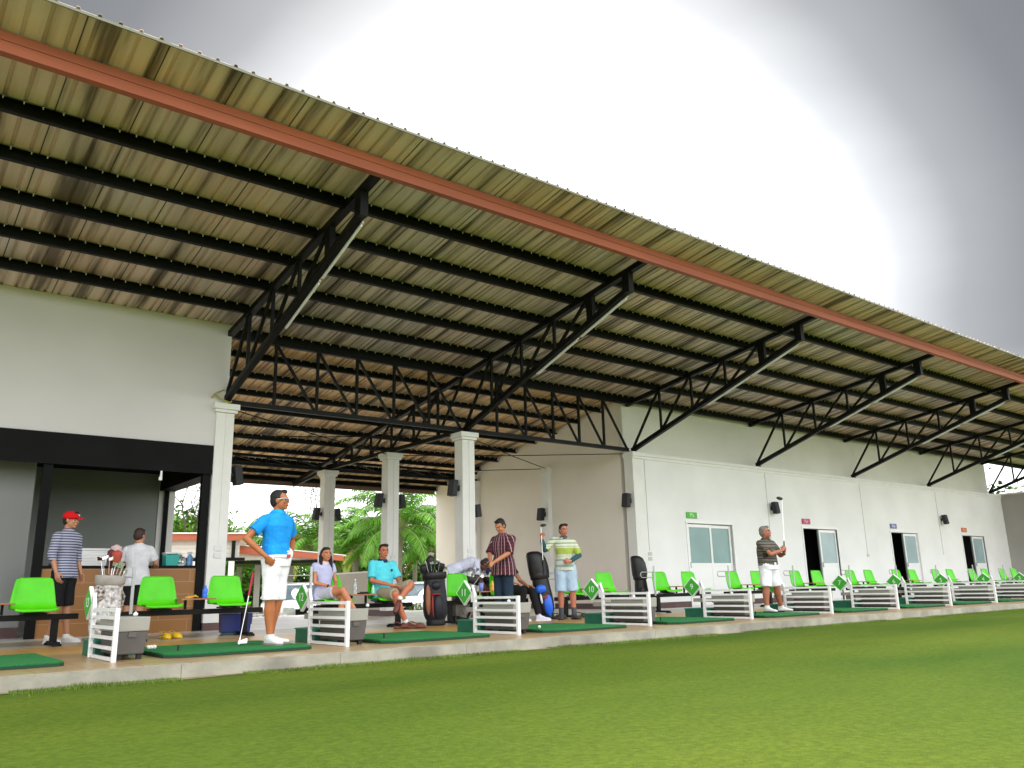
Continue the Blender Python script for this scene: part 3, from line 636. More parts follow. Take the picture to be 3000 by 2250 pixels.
# ---------------------------------------------------------------- golf clubs and bags
GRIP = mat('grip_black', (.009, .009, .009), .7)
def club_mb(p0, p1, head='iron', side=(1, 0, 0), grip=None, parent=None):
    """p0 = grip end, p1 = head end, local coordinates of parent"""
    p0, p1 = V(p0), V(p1); d = (p1-p0).normalized()
    g = MB(); g.tube([p0, p0+d*.26], [.014, .011], 8); a = g.build('grip', grip or GRIP, parent)
    g = MB(); g.tube([p0+d*.25, p1], [.0075, .005], 6); b = g.build('shaft', CHROME, parent)
    g = MB(); sd_ = V(side).normalized()
    if head == 'iron':
        up = (-d); u2 = sd_.cross(up).normalized()
        g.rings([[p1+sd_*x+up*(z)+u2*y for y, z in ((-th, 0), (th, 0), (th*.6, hh), (-th*.6, hh))] for x, hh, th in ((-.012, .03, .008), (.02, .035, .009), (.05, .045, .009), (.075, .052, .007), (.082, .045, .003))], True, 0, False)
        g.tube([p1-d*.07, p1+d*.01], .0085, 8); g.build('club_head', CHROME, parent)
    else:
        c = p1+sd_*.045; up = -d; u2 = sd_.cross(up).normalized()
        rs = []
        for k in range(7):
            a_ = -math.pi/2+math.pi*k/6; rr = math.cos(a_)*.055+.003
            rs.append([c+up*(math.sin(a_)*.03)+sd_*(rr*math.cos(q*math.pi/5)*1.05)+u2*(rr*math.sin(q*math.pi/5)) for q in range(10)])
        g.rings(rs); g.build('club_head', mat('driver_black', (.02, .02, .022), .3, coat=.5), parent)

def golf_bag(label, loc, rz, lean, cols, panels=None, hood=None, covers=(), nclubs=7, h=.86, rad=.135, wide=1.25, seed=1, leanz=0, low=False):
    t = thing('golf_bag', label, 'golf bag', loc, rz)
    rnd = random.Random(seed); T = Matrix.Rotation(lean, 4, 'Y') @ Matrix.Rotation(leanz, 4, 'X')
    def tr(g): g.v = [tuple(T @ V(p)) for p in g.v]; return g
    body, base, trim = cols
    g = MB(); prof = [(.0, .0), (rad*.78, 0), (rad*.82, .03), (rad*.80, .09)]; tr(g.lathe(prof, (0, 0, 0), 20, 0, wide, 1)); g.build('base', base, t)
    g = MB(); g.lathe([(rad*.80, .091), (rad*1.02, .16), (rad*1.08, .30), (rad*1.02, .48), (rad*.93, .62), (rad*.90, h-.12)], (0, 0, 0), 24, 0, wide, 1); tr(g); b = g.build('body', body, t)
    m_ = b.modifiers.new('sb', 'SUBSURF'); m_.levels = 1; m_.render_levels = 1
    g = MB(); g.lathe([(rad*.92, h-.12), (rad*1.05, h-.10), (rad*1.08, h-.01), (rad*1.02, h), (rad*.9, h), (rad*.88, h-.06), (0, h-.07)], (0, 0, 0), 24, 0, wide, 1); tr(g); g.build('top_cuff', base, t)
    for (nm, cx, cz, sx, sz, dy, m) in (panels or []):
        g = MB(); rs = []
        for k in range(9):
            a_ = -1+2*k/8; w_ = sx*math.sqrt(max(.04, 1-abs(a_)**3)); z = cz+a_*sz; yy = -rad*1.0-dy*(1-a_*a_*.8)
            rs.append([(cx-w_, -rad*.4, z), (cx-w_*.9, yy*.93, z), (cx-w_*.4, yy, z), (cx+w_*.4, yy, z), (cx+w_*.9, yy*.93, z), (cx+w_, -rad*.4, z)])
        g.rings(rs, True); tr(g); g.build(nm, m, t)
    g = MB(); g.tube([(rad*.5, .10, h-.1), (rad*.9, .19, h-.25), (rad*.7, .2, h-.45), (rad*.3, .13, .3)], .016, 6); tr(g); g.build('strap', trim, t)
    if hood:
        g = MB(); g.rings([[(x*rr*1.2+ox, y*rr, h-.03+zz) for x, y in [(math.cos(q*math.pi/8), math.sin(q*math.pi/8)) for q in range(16)]] for zz, rr, ox in ((0, rad*1.05, 0), (.12, rad*1.08, 0), (.26, rad*1.02, -.01), (.36, rad*.88, -.035), (.41, rad*.62, -.06), (.425, rad*.2, -.08))]); tr(g)
        g.build('rain_hood', hood, t)
    for k in range(nclubs):
        a_ = k/nclubs*6.28+rnd.random()*.5; rx, ry = rad*.62*math.cos(a_)*wide, rad*.6*math.sin(a_); zt = h+rnd.uniform(.03, .20); lx = rnd.uniform(-.03, .03)
        p0 = T @ V((rx*.4, ry*.4, h-.25)); p1 = T @ V((rx*1.35+lx, ry*1.2, zt)); sd_ = V((math.cos(rnd.random()*6.28), math.sin(rnd.random()*6.28), 0))
        c = MB(); c.tube([p0, p1], .006, 6); u_ = (p1-p0).normalized(); q2 = sd_.cross(u_).normalized(); sd_ = u_.cross(q2)
        c.rings([[p1+sd_*x+u_*z+q2*y for y, z in ((-.008, 0), (.008, 0), (.005, hh), (-.005, hh))] for x, hh in ((-.012, .03), (.02, .035), (.055, .048), (.078, .04))], True, 0, False)
        c.build('club', CHROME, t)
    for (cx, cy, zt, r_, ln, m) in covers:
        g = MB(); p1 = V((cx, cy, zt)); rs = []
        for k in range(8):
            f = k/7; rr = r_*(.45+.55*math.sin(min(1, f*1.25)*math.pi/2)) if f < .8 else r_*math.sqrt(max(.02, 1-((f-.8)/.2)**2))
            rs.append([(cx+rr*1.15*math.cos(q*math.pi/6), cy+rr*math.sin(q*math.pi/6), zt+ln*f) for q in range(12)])
        g.rings(rs); tr(g); g.build('head_cover', m, t)
    return t
BAGK = mat('bag_black', (.006, .006, .007), .5, nscale=9, namt=.3, bump=.3, bscale=12)
BAGN = mat('bag_navy_black', (.008, .009, .017), .55, nscale=9, namt=.3, bump=.3, bscale=12)
BAGW = mat('bag_white_print', (.46, .44, .43), .5, nscale=26, namt=.55, bump=.2, bscale=10, detail=1)
BAGP = mat('bag_floral', (.30, .27, .25), .5, nscale=34, namt=1.0, detail=1)
BAGG = mat('bag_grey', (.33, .31, .28), .6, nscale=8, namt=.2, bump=.2, bscale=14)
COPPER = mat('bag_copper', (.30, .11, .05), .45, nscale=5, namt=.3)
REDT = mat('bag_red', (.45, .05, .035), .45)
BLUEB = mat('bag_blue', (.012, .13, .75), .4)
MAROON = mat('cover_maroon', (.09, .008, .018), .6); PINKW = mat('cover_pinkwhite', (.50, .36, .37), .6); REDO = mat('cover_red', (.35, .05, .025), .6)
TAUPE = mat('cover_taupe', (.40, .34, .28), .7, nscale=20, namt=.2); BLUEC = mat('cover_blue', (.03, .06, .30), .5)

golf_bag('white floral-print golf bag with maroon and pink head covers, standing by the leftmost divider', (atx(302, -3.05, .3), -3.05, 0), R(-35), R(3), (BAGW, BAGG, BAGP),
         [('pocket', .02, .30, .085, .17, .05, BAGW), ('print_panel', -.06, .62, .075, .10, .055, BAGP)], None, ((-.03, .02, .93, .052, .24, MAROON), (.05, -.02, .95, .055, .20, REDO), (.0, .05, 1.02, .06, .20, PINKW)), 10, .84, .135, seed=3)
golf_bag('tall black golf bag with copper side panels and red piping, beside the man in turquoise', (atx(1277, -2.55, .3), -2.55, 0), R(-35), R(-2), (BAGN, BAGK, BAGK),
         [('side_panel', -.105, .42, .05, .24, .02, COPPER), ('pocket', .055, .30, .08, .20, .06, BAGN), ('piping', -.03, .33, .011, .19, .075, REDT), ('piping_top', .03, .50, .075, .013, .075, REDT), ('upper_pocket', .03, .64, .08, .07, .035, BAGN)], None,
         ((-.05, -.02, .84, .06, .30, BAGK), (.10, .0, .84, .075, .17, BAGK), (-.16, .02, .80, .075, .20, BAGK), (-.05, .03, 1.10, .055, .09, TAUPE)), 6, .86, .15, 1.3, seed=4)
golf_bag('black and blue golf bag with tall black hood, beside the man in pale shorts', (atx(1602, -2.75, .1), -2.75, 0), R(-38), R(-8), (BAGK, BAGK, BAGK),
         [('pocket', .02, .30, .12, .20, .05, BAGK), ('blue_panel', .06, .27, .085, .20, .060, BLUEB), ('blue_shoulder', -.02, .55, .10, .075, .028, BLUEB), ('white_stripe', -.045, .37, .020, .10, .085, SIGNW), ('red_stripe', .03, .40, .055, .025, .09, REDT)],
         BAGK, (), 0, .84, .145, 1.15, seed=5)
golf_bag('all-black golf bag with a grey-backed rain hood, standing at the clubhouse corner', (atx(1884, -1.9, .3), -1.9, 0), R(-30), R(-3), (BAGK, BAGK, BAGK),
         [('pocket', .0, .34, .10, .2, .04, BAGK)], BAGK, (), 0, .80, .13, 1.1, seed=6)
golf_bag('grey golf bag with black straps, slumped behind the diamond plate 11', (atx(1352, -1.95, .2), -1.95, 0), R(-20), R(14), (BAGG, BAGK, BAGK),
         [('pocket', .0, .28, .09, .15, .05, BAGG), ('black_band', .06, .28, .02, .2, .085, BAGK)], None, ((.06, .0, .84, .05, .16, BLUEC),), 9, .80, .13, 1.2, seed=7)
golf_bag('golf bag with blue head covers and shining irons, under the hands of the bending man', (atx(1424, -1.7, .4), -1.7, 0), R(-30), R(6), (BAGK, BAGK, BAGG),
         [('pocket', .0, .3, .09, .16, .04, BAGG)], None, ((-.06, 0, .82, .05, .17, BLUEC), (.06, .02, .80, .05, .17, BLUEC)), 9, .78, .13, 1.2, seed=9)
# trolley frame for the leftmost bag
tr_ = thing('bag_trolley', 'grey tubular bag trolley frame behind the white floral bag', 'trolley', (atx(342, -2.8, .3), -2.8, 0))
g = MB(); g.tube([(0, 0, .06), (.02, 0, .5), (.03, 0, .80)], .016, 8); g.build('frame_tube', STEEL, tr_)
g = MB(); g.tube([(-.3, .0, .06), (0, 0, .06), (.05, .0, .06)], .014, 8); g.tube([(-.25, .02, .62), (.02, 0, .62)], .01, 6); g.build('cross_tube', STEEL, tr_)

# ---------------------------------------------------------------- small things
def item(name, label, cat, loc, rz=0, group=None): return thing(name, label, cat, loc, rz, group)
def bottle(label, loc, h, r, cbody, ccap, name='bottle', sq=1):
    t = item(name, label, 'bottle', loc)
    g = MB(); g.lathe([(0, 0), (r*.95, 0), (r, .01), (r, h*.3), (r*.93, h*.35), (r, h*.4), (r, h*.68), (r*.45, h*.86), (r*.38, h*.93)], (0, 0, 0), 14, 0, 1, sq); g.build('body', cbody, t)
    g = MB(); g.lathe([(r*.42, h*.93), (r*.42, h), (0, h)], (0, 0, 0), 12); g.build('cap', ccap, t)
    return t
CLEAR = mat('clear_plastic', (.78, .84, .86), .12, trans=.75); CAPW = PLAST
TT = .533
bottle('clear water bottle with white cap on the table beside the woman', (bx[12]-.12, BY-.10, TT), .23, .034, CLEAR, CAPW)
bottle('small pale green bottle on the table beside the man in turquoise', (bx[12]+.19, BY-.12, TT), .13, .026, mat('palegreen', (.35, .75, .45), .3), CAPW)
t = item('phone_tray', 'flat dark pouch lying on the table between the seated woman and man', 'pouch', (bx[12]+.06, BY-.05, TT)); g = MB(); g.bb(-.09, .09, -.05, .05, 0, .022); g.bb(-.05, .07, -.03, .04, .022, .035); bevel(g.build('pouch_body', GRIP, t), .006)
bottle('squat yellow bottle on the table behind the plaid-shirted man', (bx[11]+.13, BY-.08, TT), .17, .04, mat('yellow_b', (.75, .42, .05), .4), mat('cap_tan', (.7, .5, .2), .4))
t = item('drinking_cup', 'lilac-blue cup on the table under the bending man', 'cup', (bx[11]-.13, BY-.1, TT)); g = MB(); g.lathe([(0, 0), (.035, 0), (.045, .14), (.04, .14), (.03, .01)], (0, 0, 0), 16); g.build('cup_wall', mat('cup_blue', (.22, .30, .80), .35), t)
bottle('bright blue bottle on the table in front of the kiosk counter', (bx[13]+.12, BY-.05, TT), .17, .036, mat('blue_b', (.03, .16, .75), .35), mat('blue_cap', (.02, .10, .5), .4))
t = item('golf_glove', 'crumpled yellow glove on the table in front of the kiosk counter', 'glove', (bx[13]-.08, BY-.08, TT))
g = MB(); ym = mat('yellow_cloth', (.60, .36, .03), .7)
g.rings([[(x+.035*math.cos(q*math.pi/4)*s_, .03*math.sin(q*math.pi/4)*s_, .02+.018*math.sin(q*math.pi/4+1)*s_) for q in range(8)] for x, s_ in ((-.07, .4), (-.04, 1), (0, 1.1), (.03, .7))]);
for k in range(4): g.tube([(.02, -.03+.02*k, .02), (.06, -.04+.028*k, .03+.01*(k % 2)), (.09, -.03+.02*k, .015)], .009, 6)
g.build('glove_body', ym, t)

t = item('laundry_basket', 'white perforated plastic basket on the kiosk counter', 'basket', (atx(266, .18, 1.2), .20, 1.061))
hx, hy, H_ = .225, .16, .27; g = MB()
for zz in (.0, .04, .085, .13, .175, .22): 
    k_ = .86+.14*zz/H_
    for sy in (-1, 1): g.bb(-hx*k_, hx*k_, sy*hy*k_-.004, sy*hy*k_+.004, zz, zz+.027)
    for sx in (-1, 1): g.bb(sx*hx*k_-.004, sx*hx*k_+.004, -hy*k_, hy*k_, zz, zz+.027)
for k in range(15):
    xx = -hx*.9+2*hx*.9*k/14
    for sy in (-1, 1): g.bar((xx*.93, sy*hy*.875, .005), (xx, sy*hy*.985, .24), .019, .005, (0, 1, 0))
for k in range(9):
    yy = -hy*.9+2*hy*.9*k/8
    for sx in (-1, 1): g.bar((sx*hx*.875, yy*.93, .005), (sx*hx*.985, yy, .24), .019, .005, (1, 0, 0))
g.bb(-hx*.86, hx*.86, -hy*.86, hy*.86, 0, .01); g.build('basket_wall', PLAST, t)
g = MB(); g.tube([(-hx-.01, -hy-.01, .255), (hx+.01, -hy-.01, .255), (hx+.01, hy+.01, .255), (-hx-.01, hy+.01, .255)], .017, 8, closed=True); g.build('basket_rim', PLAST, t)
t = item('cool_box', 'small teal cool box with white lid on the kiosk counter', 'cool box', (atx(500, .2, 1.15), .2, 1.061))
g = MB(); g.prism([(-.10, -.09, 0), (.10, -.09, 0), (.115, -.10, .19), (-.115, -.10, .19)], (0, .2, 0)); bevel(g.build('box_body', mat('teal', (.02, .38, .33), .4), t), .008)
g = MB(); g.bb(-.12, .12, -.105, .11, .191, .225); bevel(g.build('box_lid', PLAST, t), .01); g = MB(); g.tube([(-.12, -.02, .17), (-.10, -.13, .20), (.06, -.13, .21), (.12, -.02, .17)], .008, 6); g.build('carry_handle', PLAST, t)
bottle('clear bottle on the kiosk counter next to the teal cool box', (atx(529, .25, 1.15), .25, 1.061), .20, .045, CLEAR, CAPW)
bottle('second clear bottle in front of the blue-label bottle on the kiosk counter', (atx(538, .12, 1.15), .12, 1.061), .16, .04, CLEAR, CAPW)
t = bottle('spray bottle with blue liquid at the right end of the kiosk counter', (atx(556, .18, 1.15), .18, 1.061), .21, .05, mat('blue_liquid', (.20, .42, .75), .2), CAPW, 'spray_bottle')
g = MB(); g.bb(-.045, .03, -.012, .012, .21, .235); g.bb(-.04, -.03, -.006, .006, .16, .21); g.build('trigger', PLAST, t)
t = item('counter_cloth', 'dark folded cloth at the left end of the kiosk counter', 'cloth', (atx(170, .1, 1.1), .12, 1.061)); g = MB(); g.bb(-.12, .10, -.07, .07, 0, .04); g.bb(-.08, .08, -.05, .06, .04, .07); bevel(g.build('cloth_fold', mat('darkcloth', (.06, .07, .06), .9), t), .015)
# yellow clogs
def clog(x, y, rz, label, m, sc=1.0, name='clog', cat='shoe'):
    t = item(name, label, cat, (x, y, 0), rz)
    g = MB(); rs = []
    for yy, hw, h0 in ((-.13, .012, .03), (-.12, .035, .05), (-.09, .048, .075), (-.04, .050, .09), (.0, .045, .085), (.02, .040, .045), (.08, .036, .035), (.115, .034, .05), (.13, .02, .045)):
        rs.append([(-hw*sc, yy*sc, .004), (-hw*1.05*sc, yy*sc, h0*.5*sc), (-hw*.6*sc, yy*sc, h0*.95*sc), (hw*.6*sc, yy*sc, h0*.95*sc), (hw*1.05*sc, yy*sc, h0*.5*sc), (hw*sc, yy*sc, .004)])
    g.rings(rs); g.build('upper', m, t)
    g = MB(); g.tube([(-.04*sc, .01, .075*sc), (-.045*sc, .08*sc, .10*sc), (0, .125*sc, .09*sc), (.045*sc, .08*sc, .10*sc), (.04*sc, .01, .075*sc)], .007, 6); g.build('heel_strap', m, t); return t
YEL = mat('clog_yellow', (.75, .45, .01), .45)
clog(atx(483, -2.2, 0), -2.2, R(8), 'left yellow rubber clog on the tan tiles behind the nearest mat', YEL); clog(atx(510, -2.2, 0), -2.2, R(28), 'right yellow rubber clog on the tan tiles behind the nearest mat', YEL)
SANDB = mat('sandal_brown', (.13, .035, .02), .6, nscale=20, namt=.3)
clog(atx(1175, -2.95, 0), -2.98, R(60), 'empty brown strapped sandal just in front of the seated man', SANDB, 1.0, 'sandal', 'sandal')
clog(atx(1222, -3.2, 0), -3.2, R(48), 'second empty brown strapped sandal, nearest the mat', SANDB, 1.05, 'sandal', 'sandal')
DKS = mat('dark_shoe', (.045, .035, .035), .6)
clog(atx(1640, -2.62, 0), -2.62, R(80), 'dark empty shoe lying left of the man in pale shorts', DKS, 1.05, 'shoe', 'shoe')
clog(atx(1706, -2.62, 0), -2.62, R(70), 'dark empty shoe lying right of the man in pale shorts', DKS, 1.05, 'shoe', 'shoe')
# blue cooler under the bench
t = item('cooler', 'dark blue cooler with pale lid under the right seat in front of the kiosk', 'cool box', (atx(688, -1.95, .15), -1.95, 0), R(-12))
g = MB(); g.prism([(-.20, -.13, .03), (.20, -.13, .03), (.22, -.145, .30), (-.22, -.145, .30)], (0, .28, 0)); bevel(g.build('box_body', mat('cooler_blue', (.012, .025, .17), .4), t), .01)
g = MB(); g.bb(-.225, .225, -.15, .15, .301, .345); bevel(g.build('box_lid', mat('cooler_lid', (.45, .52, .60), .4), t), .01)
t = item('toiletry_bag', 'small maroon and grey bag hanging behind the right seat in front of the kiosk', 'bag', (atx(727, -1.9, .35), -1.9, .12)); g = MB()
g.rings([[(.07*s_*math.cos(q*math.pi/6), .05*s_*math.sin(q*math.pi/6), z) for q in range(12)] for z, s_ in ((0, .6), (.03, 1), (.15, 1.1), (.25, .8), (.30, .3))]); g.build('bag_body', mat('toiletry', (.20, .06, .07), .7, nscale=6, namt=.5), t)
t = item('cord_coil', 'small dark green rope coil on the floor under the blue cooler', 'rope', (atx(672, -2.1, 0), -2.12, .0)); g = MB(); g.tube([(.13*math.cos(a*.5), .06*math.sin(a*.5), .012+.002*a/3) for a in range(26)], .010, 6); g.build('coil', mat('rope_green', (.05, .09, .06), .8), t)
# golf balls
BALL = mat('golf_ball', (.85, .85, .83), .35)
def ball(x, y, z, label, group=None):
    g = MB(); g.lathe([(.0213*math.sin(math.pi*k/8)+1e-5, .0213-.0213*math.cos(math.pi*k/8)) for k in range(9)], (0, 0, 0), 14); o = g.build('golf_ball', BALL); o.location = (x, y, z); tag(o, label, 'golf ball', group); return o
ball(atx(1580, -5.75, .05), -5.75, .0425, 'white golf ball on the mat between dividers 11 and 10')
ball(atx(1538, -4.9, 0), -4.55, 0, 'white golf ball on the tiles in front of the white shoe')
ball(atx(1071, -5.2, .4), -5.25, .385, 'white golf ball lying on the dispenser beside divider 12')
ball(atx(434, -5.15, .03), -5.15, .0425, 'leftmost of the row of golf balls at the back of the nearest mat', 'row of balls on the nearest mat')
ball(atx(443, -5.15, .03), -5.15, .0425, 'middle of the row of golf balls at the back of the nearest mat', 'row of balls on the nearest mat')
ball(atx(452, -5.15, .03), -5.15, .0425, 'rightmost of the row of golf balls at the back of the nearest mat', 'row of balls on the nearest mat')
g = MB(); g.tube([(-.25, -.12, 3.95), (-.22, -.16, 4.02), (-.10, -.16, 3.93), (.05, -.2, 3.88), (.10, -.12, 3.93)], .014, 6); g.tube([(-.22, -.16, 4.02), (-.05, -.12, 4.12), (.0, -.05, 4.1)], .012, 6)
tag(g.build('strap', mat('yellow_strap', (.45, .40, .05), .7)), 'yellow strap tied round the truss foot above the counter column', 'strap')
# ---------------------------------------------------------------- people
def capsule(g, p0, p1, r0, r1, n=14, mi=0):
    p0, p1 = V(p0), V(p1); d = (p1-p0).normalized(); u = d.cross(V((0, 0, 1)))
    if u.length < .05: u = d.cross(V((1, 0, 0)))
    u.normalize(); w_ = d.cross(u); rs = []
    for a in (-80, -50, -20): rs.append((p0+d*r0*math.sin(R(a)), r0*math.cos(R(a))))
    rs.append((p0, r0)); rs.append((p1, r1))
    for a in (20, 50, 80): rs.append((p1+d*r1*math.sin(R(a)), r1*math.cos(R(a))))
    g.rings([[c+(u*math.cos(6.2832*k/n)+w_*math.sin(6.2832*k/n))*r for k in range(n)] for c, r in rs], True, mi)
def cone(g, p0, p1, r0, r1, n=16, sq=1.0, axis=None):
    p0, p1 = V(p0), V(p1); d = (p1-p0).normalized(); u = V(axis) if axis else d.cross(V((0, 0, 1)))
    if u.length < .05: u = d.cross(V((1, 0, 0)))
    u = (u-d*u.dot(d)).normalized(); w_ = d.cross(u)
    g.rings([[c+(u*math.cos(6.2832*k/n)+w_*math.sin(6.2832*k/n)*sq)*r for k in range(n)] for c, r in ((p0, r0), (p0.lerp(p1, .5), (r0+r1)/2), (p1, r1))], True)
def ellip(g, c, rad, M=None, n=16, m=10):
    c = V(c); rs = []
    for j in range(1, m):
        a = math.pi*j/m; ring = []
        for k in range(n):
            p = V((rad[0]*math.sin(a)*math.cos(6.2832*k/n), rad[1]*math.sin(a)*math.sin(6.2832*k/n), -rad[2]*math.cos(a)))
            ring.append(c+((M @ p) if M is not None else p))
        rs.append(ring)
    g.rings(rs, True)
def oval_loft(g, secs, n=20, p=2.4):
    """secs: (centre, half-width vector, half-depth vector); superellipse sections"""
    rs = []
    for c, a, b in secs:
        c, a, b = V(c), V(a), V(b); ring = []
        for k in range(n):
            t = 6.2832*k/n; ct, st = math.cos(t), math.sin(t)
            ring.append(c + a*(abs(ct)**(2/p))*(1 if ct >= 0 else -1) + b*(abs(st)**(2/p))*(1 if st >= 0 else -1))
        rs.append(ring)
    g.rings(rs, True)
def remesh(g, name, mats, parent, vox=.0065, smooth=2, noise=0, nsc=9, cut=None):
    me = bpy.data.meshes.new(name); me.from_pydata(g.v, [], g.f); me.update()
    o = bpy.data.objects.new('tmp', me); C.objects.link(o)
    bm = bmesh.new(); bm.from_mesh(me); bmesh.ops.recalc_face_normals(bm, faces=bm.faces); bm.to_mesh(me); bm.free()
    m = o.modifiers.new('r', 'REMESH'); m.mode = 'VOXEL'; m.voxel_size = vox; m.use_smooth_shade = True
    if smooth: s = o.modifiers.new('s', 'SMOOTH'); s.factor = .5; s.iterations = smooth
    dg = bpy.context.evaluated_depsgraph_get(); dg.update(); m2 = bpy.data.meshes.new_from_object(o.evaluated_get(dg)); m2.name = name
    bpy.data.objects.remove(o); bpy.data.meshes.remove(me)
    if noise:
        m2.calc_loop_triangles() if False else None
        nv = [v.normal.copy() for v in m2.vertices]
        for v, nn in zip(m2.vertices, nv):
            q = v.co; f = mnoise.noise(V((q.x*nsc, q.y*nsc, q.z*nsc*.6)))*.7 + mnoise.noise(V((q.x*nsc*2.3+5, q.y*nsc*2.3, q.z*nsc*1.1)))*.3
            v.co = q + nn*(f*noise)
    m2.materials.clear()
    for x in (mats if isinstance(mats, (list, tuple)) else [mats]): m2.materials.append(x)
    for pz in m2.polygons: pz.use_smooth = True; pz.material_index = 0
    ob = bpy.data.objects.new(name, m2); C.objects.link(ob); ob.parent = parent; KIDS.setdefault(parent.name, []).append(ob); return ob
def hand(g, wr, d, pn, side, curl=.5, k=1.0):
    """wr wrist point, d pointing direction, pn palm normal, side vector toward the thumb"""
    wr, d, pn = V(wr), V(d).normalized(), V(pn); pn = (pn-d*pn.dot(d)).normalized(); s = d.cross(pn).normalized()
    if s.dot(V(side)) < 0: s = -s
    oval_loft(g, [(wr, s*.026*k, pn*.019*k), (wr+d*.03*k, s*.033*k, pn*.018*k), (wr+d*.065*k, s*.040*k, pn*.016*k), (wr+d*.088*k, s*.040*k, pn*.013*k)], 14)
    for i in range(4):
        off = s*(.031-.0208*i)*k; ln = (.040, .045, .042, .033)[i]*k; p = wr+d*(.086-.004*abs(i-1))*k+off; a = curl*(.8+.12*i)*.9; r = (.0085, .0088, .0085, .0075)[i]*k
        for j, f in enumerate((1.0, .62, .5)):
            dd = d*math.cos(a)+pn*math.sin(a)+s*(.06*(1.5-i) if j == 0 else 0); q = p+dd.normalized()*ln*f; capsule(g, p, q, r*(1-.08*j), r*(.93-.1*j), 8); p = q; a += curl*1.25
    p = wr+d*.022*k+s*.026*k; q = p+(d*.62+s*.55+pn*.40).normalized()*.042*k; capsule(g, p, q, .0125*k, .0105*k, 8)
    q2 = q+(d*.8+s*.05+pn*(.25+.4*curl)).normalized()*.03*k; capsule(g, q, q2, .0100*k, .0085*k, 8)

SK = {}
def skin(name, col):
    if name in SK: return SK[name]
    m = mat('skin_'+name, col, .5, nscale=11, namt=.08); m.node_tree.nodes['Principled BSDF'].inputs['Subsurface Weight'].default_value = .06
    m.node_tree.nodes['Principled BSDF'].inputs['Subsurface Radius'].default_value = (.02, .008, .005)
    SK[name] = m; return m
EYE = mat('eye_dark', (.03, .02, .018), .3); EYEW = mat('eye_white', (.55, .5, .46), .4); HAIR = mat('hair_black', (.004, .0035, .003), .5, nscale=60, namt=.5, bump=.6, bscale=130)
HAIRG = mat('hair_grey', (.19, .17, .155), .6, nscale=60, namt=.5, bump=.6, bscale=130)

